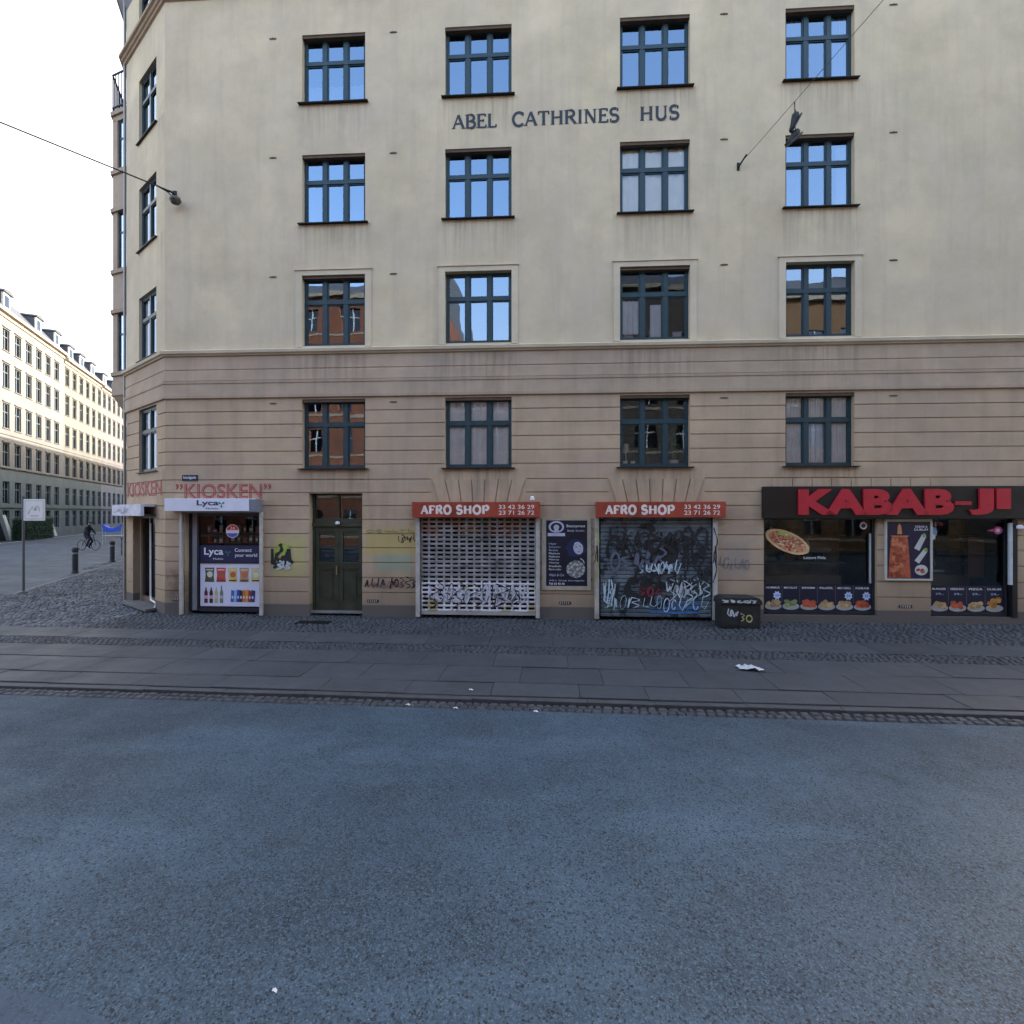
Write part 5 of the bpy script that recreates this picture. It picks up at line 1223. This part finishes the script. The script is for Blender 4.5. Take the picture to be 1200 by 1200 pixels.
# ------------------------------------------------------------------ opposite side of the main street (lights and mirrors in the windows)
def opposite(x0, x1, h, wm, label, y=-12.0, frames=None, pitch=2.6):
    r = empty('apartment_building', (x1, y, 0), math.pi, label=label, cat='apartment building', group='apartment blocks on the opposite side of the main street')
    Lw = x1-x0; fl = []; z = 1.0
    while z+2.2 < h: fl.append((z, z+1.75)); z += 3.05
    cs = []; x = 1.0
    while x+1.2 < Lw: cs.append((x, x+1.15)); x += pitch
    w_ = MB(); cells(w_, [0, Lw]+[q for c in cs for q in c], [0, h]+[q for f in fl for q in f], lambda s, z: None if any(a < s < b for a, b in cs) and any(c < z < d for c, d in fl) else 0., wm, .2)
    w_.build('wall', r)
    m = MB(); m.box(0, Lw, -.3, 0, h-.25, h, M('opposite_cornice', (.2, .17, .13), .8)); 
    for f in fl: m.box(0, Lw, -.04, -.002, f[0]-.35, f[0]-.2, M('opposite_cornice'))
    m.build('cornice', r)
    m = MB(); m.mesh([(x_, y_, z_) for x_ in (0, Lw) for y_, z_ in ((-.1, h), (4, h+2.6), (10, h+2.6), (12, h))], [(0,1,5,4), (1,2,6,5), (2,3,7,6), (0,1,2,3), (4,5,6,7)], slate); m.build('roof', r)
    m = MB()
    for f in fl:
        for c in cs:
            m.box(c[0], c[1], .1, .14, (f[0]+f[1])/2+.2, (f[0]+f[1])/2+.26, WSP); m.box((c[0]+c[1])/2-.03, (c[0]+c[1])/2+.03, .1, .14, f[0], f[1], WSP)
            m.face([(c[0], .16, f[0]), (c[1], .16, f[0]), (c[1], .16, f[1]), (c[0], .16, f[1])], GL_FAR)
    m.build('windows', r); m = MB(); m.box(.05, Lw-.05, .2, .3, .2, h-.3, DARK); m.box(0, Lw, 11.9, 12, 0, h, wm); m.box(0, .02, .3, 11.9, 0, h, wm); m.box(Lw-.02, Lw, .3, 11.9, 0, h, wm); m.build('body', r)
BRK = wall_mat('red_brick', (.17, .062, .034), (.10, .04, .025), (.06, .03, .02)); BRK2 = wall_mat('orange_brick', (.13, .075, .035), (.11, .06, .03), (.06, .035, .025)); DKB = wall_mat('brown_facade', (.06, .05, .045), (.05, .042, .04), (.03, .026, .025))
opposite(-42, -8.5, 19.0, BRK, 'red brick apartment block opposite, at the left')
opposite(-8.48, 3.0, 13.6, DKB, 'low brown apartment block opposite')
opposite(3.02, 13.5, 18.4, DKB, 'tall brown apartment block opposite')
opposite(27.02, 55, 27.0, DKB, 'unseen very tall brown apartment block opposite, farthest right, added to shade the facade')  # unseen tall block, added to darken the right part of the facade
opposite(13.52, 27, 17.2, BRK2, 'orange brick apartment block opposite, at the right')

# ------------------------------------------------------------------ street furniture and people in the side street
def gpos(px, py, h=PAV): y = (2.6-h)*600/(py-600); return ((px-600)/600*y, y)
x, y = gpos(27.5, 694.5)
r = empty('road_sign', (x, y, PAV), R(-8), label='white rectangular board on a slim grey pole at the corner of the side street', cat='road sign')
m = MB(); pm = M('grey_pole', (.10, .105, .11), .55, .3); m.tube([(0, 0, 0), (0, 0, 3.05)], .035, pm, 10); m.lathe([(.10, 0), (.10, .03), (.05, .06)], pm); m.build('pole', r)
m = MB(); m.box(.05, .83, -.04, -.02, 2.28, 2.96, M('sign_board_pale', (.62, .58, .55), .6, var=.08)); m.build('board', r, bevel=.006)
m = MB(); gm = M('sign_print_grey', (.30, .29, .24), .7, var=.3); 
for x0, x1, z0, z1 in ((.10, .78, 2.90, 2.915), (.10, .78, 2.33, 2.345), (.10, .115, 2.345, 2.90), (.765, .78, 2.345, 2.90)): m.box(x0, x1, -.043, -.0405, z0, z1, gm)
m.ribbon([(.22, 2.48), (.30, 2.62), (.38, 2.72), (.44, 2.60), (.52, 2.74), (.62, 2.70), (.64, 2.58)], .03, .042, gm); m.ell(.50, 2.64, .05, .05, .0465, gm, 12); m.rect(.30, .60, 2.42, 2.45, .042, M('sign_print_pink', (.5, .25, .30), .7)); m.build('print', r)
proto = None
for i, (px, py) in enumerate(((88, 671.5), (131.5, 658.5))):
    x, y = gpos(px, py)
    if proto is None:
        proto = r = empty('bollard', (x, y, PAV), 0, label='black bollard on the pavement edge, the nearer one beside the pole', cat='bollard', group='black bollards along the side street kerb')
        m = MB(); bm_ = M('bollard_black', (.018, .02, .028), .5); m.lathe([(.13, 0), (.13, .05), (.105, .08), (.105, .92), (.12, .93)], bm_); m.build('post', r, smooth=False)
        m = MB(); m.lathe([(.12, .93), (.125, .97), (.115, 1.05), (.06, 1.09), (.01, 1.10)], bm_); m.build('cap', r); m = MB(); m.lathe([(.107, .80), (.108, .86)], M('bollard_band', (.18, .2, .24), .4)); m.build('band', r)
    else:
        r = copy_tree(proto); r.location = (x, y, PAV); r['label'] = 'black bollard on the pavement edge, the farther one near the parked bicycle'

def skin_body(name, joints, edges, mat, parent, loc=(0, 0, 0)):
    me = bpy.data.meshes.new(name); me.from_pydata([j[0] for j in joints], edges, [])
    o = bpy.data.objects.new(name, me); col.objects.link(o)
    o.modifiers.new('skin', 'SKIN'); sm = o.modifiers.new('sub', 'SUBSURF'); sm.levels = 2; sm.render_levels = 2
    for i, j in enumerate(joints): me.skin_vertices[0].data[i].radius = (j[1], j[2] if len(j) > 2 else j[1]); 
    me.skin_vertices[0].data[0].use_root = True
    dg = bpy.context.evaluated_depsgraph_get(); m2_ = bpy.data.meshes.new_from_object(o.evaluated_get(dg))
    bpy.data.objects.remove(o); o = bpy.data.objects.new(name, m2_); col.objects.link(o); m2_.materials.append(mat)
    for p in m2_.polygons: p.use_smooth = True; p.material_index = 0
    o.parent = parent; o.location = loc; return o
TYRE = M('tyre_black', (.015, .015, .015), .8); STL = M('bike_steel', (.25, .25, .26), .35, .8)
def bicycle(loc, rz, label, framem, group=None):
    r = empty('bicycle', loc, rz, label=label, cat='bicycle', group=group)
    for x in (-.53, .53):
        m = MB(); ring = [(x+.33*math.cos(2*math.pi*k/24), 0, .345+.33*math.sin(2*math.pi*k/24)) for k in range(25)]; m.tube(ring, .020, TYRE, 6); 
        w = m.build('wheel', r, smooth=True)
        s = MB()
        for k in range(8):
            a_ = math.pi*k/8; s.tube([(x+.31*math.cos(a_), 0, .345+.31*math.sin(a_)), (x-.31*math.cos(a_), 0, .345-.31*math.sin(a_))], .003, STL, 4)
        s.lathe([(.025, -.03), (.03, 0), (.025, .03)], STL, (x, 0, .345), 8); s.build('spokes', w)
    m = MB()
    for p in ([(-.53, 0, .345), (-.08, 0, .32), (.42, 0, .82)], [(-.53, 0, .345), (-.20, 0, .78), (.40, 0, .90)], [(-.20, 0, .92), (-.08, 0, .32)], [(.36, 0, 1.02), (.44, 0, .72), (.53, 0, .345)]): m.tube(p, .018, framem, 6)
    m.build('frame', r, smooth=True)
    m = MB(); m.tube([(.24, -.29, 1.06), (.34, -.2, 1.05), (.37, 0, 1.03), (.34, .2, 1.05), (.24, .29, 1.06)], .014, TYRE, 6); m.build('handlebar', r, smooth=True)
    m = MB(); m.prism([(-.34, .93), (-.05, .95), (-.03, .98), (-.2, .995), (-.34, .99)], -.07, .07, TYRE); m.build('saddle', r, bevel=.02)
    return r
x, y = gpos(104, 644.5, PAV)
hd = R(-8)                                            # rides along the street, seen from behind and the side
bicycle((x, y, PAV-.02), hd, 'black bicycle being ridden across the side street by the dark dressed person', TYRE)
P = empty('person', (x, y, PAV-.02), hd, label='person in dark winter clothes and dark cap riding the black bicycle in the side street', cat='person')
J = [((-.18, 0, 1.02), .17, .15), ((-.12, 0, 1.28), .17, .14), ((-.02, 0, 1.50), .19, .13), ((.04, 0, 1.62), .06), ((.08, 0, 1.76), .10, .09), ((.09, 0, 1.86), .085),
     ((-.02, -.18, 1.50), .075), ((.10, -.25, 1.27), .06), ((.24, -.27, 1.09), .04), ((-.02, .18, 1.50), .075), ((.10, .25, 1.27), .06), ((.24, .27, 1.09), .04),
     ((-.14, -.10, .97), .11), ((.20, -.12, .76), .075), ((.02, -.13, .40), .055), ((.0, -.13, .30), .045), ((.12, -.13, .27), .035), ((-.14, .10, .97), .11), ((.16, .12, .60), .075), ((-.10, .13, .27), .055), ((-.12, .13, .17), .045), ((.02, .13, .14), .035)]
E = [(0,1),(1,2),(2,3),(3,4),(4,5),(2,6),(6,7),(7,8),(2,9),(9,10),(10,11),(0,12),(12,13),(13,14),(14,15),(15,16),(0,17),(17,18),(18,19),(19,20),(20,21)]
skin_body('body', J, E, M('dark_clothes', (.014, .014, .02), .9, var=.3), P)
m = MB(); m.lathe([(.04, -.13), (.085, -.09), (.098, 0), (.09, .07), (.04, .12)], M('skin_tone', (.35, .2, .14), .6), (.10, 0, 1.80), 16); m.prism([(.18, 1.80), (.225, 1.775), (.19, 1.765)], -.012, .012, M('skin_tone'))
m.box(.185, .195, -.045, -.02, 1.81, 1.825, BLACK); m.box(.185, .195, .02, .045, 1.81, 1.825, BLACK); m.box(.188, .196, -.025, .025, 1.74, 1.748, REVEAL)
m.build('face', P, smooth=True)
m = MB(); m.lathe([(.108, 0), (.112, .04), (.09, .10), (.03, .13)], BLACK, (.085, 0, 1.83), 16); m.box(.16, .25, -.06, .06, 1.84, 1.855, BLACK); m.build('cap', P, smooth=True)

# parked bicycle leaning at the side wall
q = Vector(gpos(142.5, 650)); bicycle((q.x, q.y, PAV), math.atan2(SD.y, SD.x)+.25, 'dark bicycle parked on the side street pavement just left of the corner building', IRON)
# stall with a sagging blue sheet
q = Vector(gpos(133, 637)); r = empty('market_stall', (q.x, q.y, PAV-.03), R(20), label='small stall covered by a sagging bright blue sheet in the side street', cat='stall')
r.scale = (.66, .66, .95)
TB = M('blue_tarpaulin', (.02, .07, .45), .5, var=.2); m = MB(); k = 14; vs = []
for j in range(5):
    for i in range(k+1):
        u = i/k*2-1; vs.append((u*1.0, -.5+j*.25, 1.35+.42*u*u*(.9 if j in (0, 4) else .7)+.05*math.sin(i*2+j)))
m.mesh(vs, [(j*(k+1)+i, j*(k+1)+i+1, (j+1)*(k+1)+i+1, (j+1)*(k+1)+i) for j in range(4) for i in range(k)], TB)
m.mesh([(i/k*2-1, -.505, 1.35+.42*.9*(i/k*2-1)**2) for i in range(k+1)]+[((i/k*2-1)*.9, -.52, 1.02+.12*(i/k*2-1)**2) for i in range(k+1)], [(i, i+1, k+2+i, k+1+i) for i in range(k)], TB); m.build('sheet', r, smooth=True)
for sx_ in (-.96, .96):
    for sy in (-.45, .45):
        m = MB(); m.tube([(sx_, sy, 0), (sx_, sy, 1.74)], .02, WSP, 6); m.build('leg', r)
m = MB(); m.box(-.95, .95, -.44, .44, .70, .74, WSP); m.build('table_top', r)
for i in range(1): pass
# hedge, sloping stair walls and awning in front of the row
def row_at(t, out): p = ROW0+SD*t+RN*out; return p
HG = M('hedge_leaf', (.02, .045, .018), .7, var=.5, scale=9)
a_, b_ = row_at(.2, .6), row_at(6, .6)
r = empty('hedge', (a_.x, a_.y, PAV), math.atan2(SD.y, SD.x), label='dark green clipped hedge in front of the nearest cream apartment block', cat='hedge')
m = MB(); m.box(.15, 5.75, -1.05, -.15, .05, 1.85, M('hedge_core', (.008, .015, .006), .9)); m.build('branches', r)
m = MB(); rnd = random.Random(5)
for i in range(9000):
    f = rnd.random()
    if f < .6: p = Vector((rnd.uniform(.05, 5.85), -1.1+rnd.gauss(0, .05), rnd.uniform(0, 1.9)))
    elif f < .8: p = Vector((rnd.uniform(.05, 5.85), rnd.uniform(-1.1, -.1), 1.9+rnd.gauss(0, .06)))
    else: p = Vector((rnd.choice((.05, 5.85))+rnd.gauss(0, .05), rnd.uniform(-1.1, -.1), rnd.uniform(0, 1.9)))
    a1 = Vector((rnd.uniform(-1, 1), rnd.uniform(-1, 1), rnd.uniform(-1, 1))).normalized()*.06; a2 = a1.orthogonal().normalized()*.035
    m.face([p-a1, p+a2, p+a1, p-a2], HG)
m.build('leaves', r)
for t, lb, hgt in ((-1.3, 'pale sloping stair wall left of the hedge', 2.3), (8.3, 'pale sloping stair wall right of the hedge', 1.9)):
    p = row_at(t, .2); r = empty('stair_wall', (p.x, p.y, PAV), math.atan2(SD.y, SD.x), label=lb+' against the base of the cream block', cat='stair wall', group='sloping stair walls')
    m = MB(); m.prism([(0, hgt), (.55, hgt), (2.2, .0), (1.5, 0)], -.45, -.15, M('pale_concrete', (.50, .52, .47), .8)); m.build('slab', r)
    m = MB(); m.prism([(-.3, 2.1), (2.1, 2.1), (2.1, .02), (-.3, .02)], -.14, .18, BLACK); m.build('opening', r)  # black panel stands in for the shade of a recess
p = row_at(-.2, 0); r = empty('shop_awning', (p.x, p.y, 3.3), math.atan2(-SD.y, -SD.x), label='small dark awning with a pale edge on the cream block at the left border', cat='awning')
m = MB(); m.mesh([(-1.1, 0, .7), (1.1, 0, .7), (1.1, -1.2, .1), (-1.1, -1.2, .1), (1.1, -1.2, -.15), (-1.1, -1.2, -.15)], [(0, 1, 2, 3)], M('awning_orange', (.40, .16, .05), .7)); m.mesh([(-1.1, -1.2, .1), (1.1, -1.2, .1), (1.1, -1.2, -.2), (-1.1, -1.2, -.2)], [(0, 1, 2, 3)], BLACK); m.build('canopy', r)
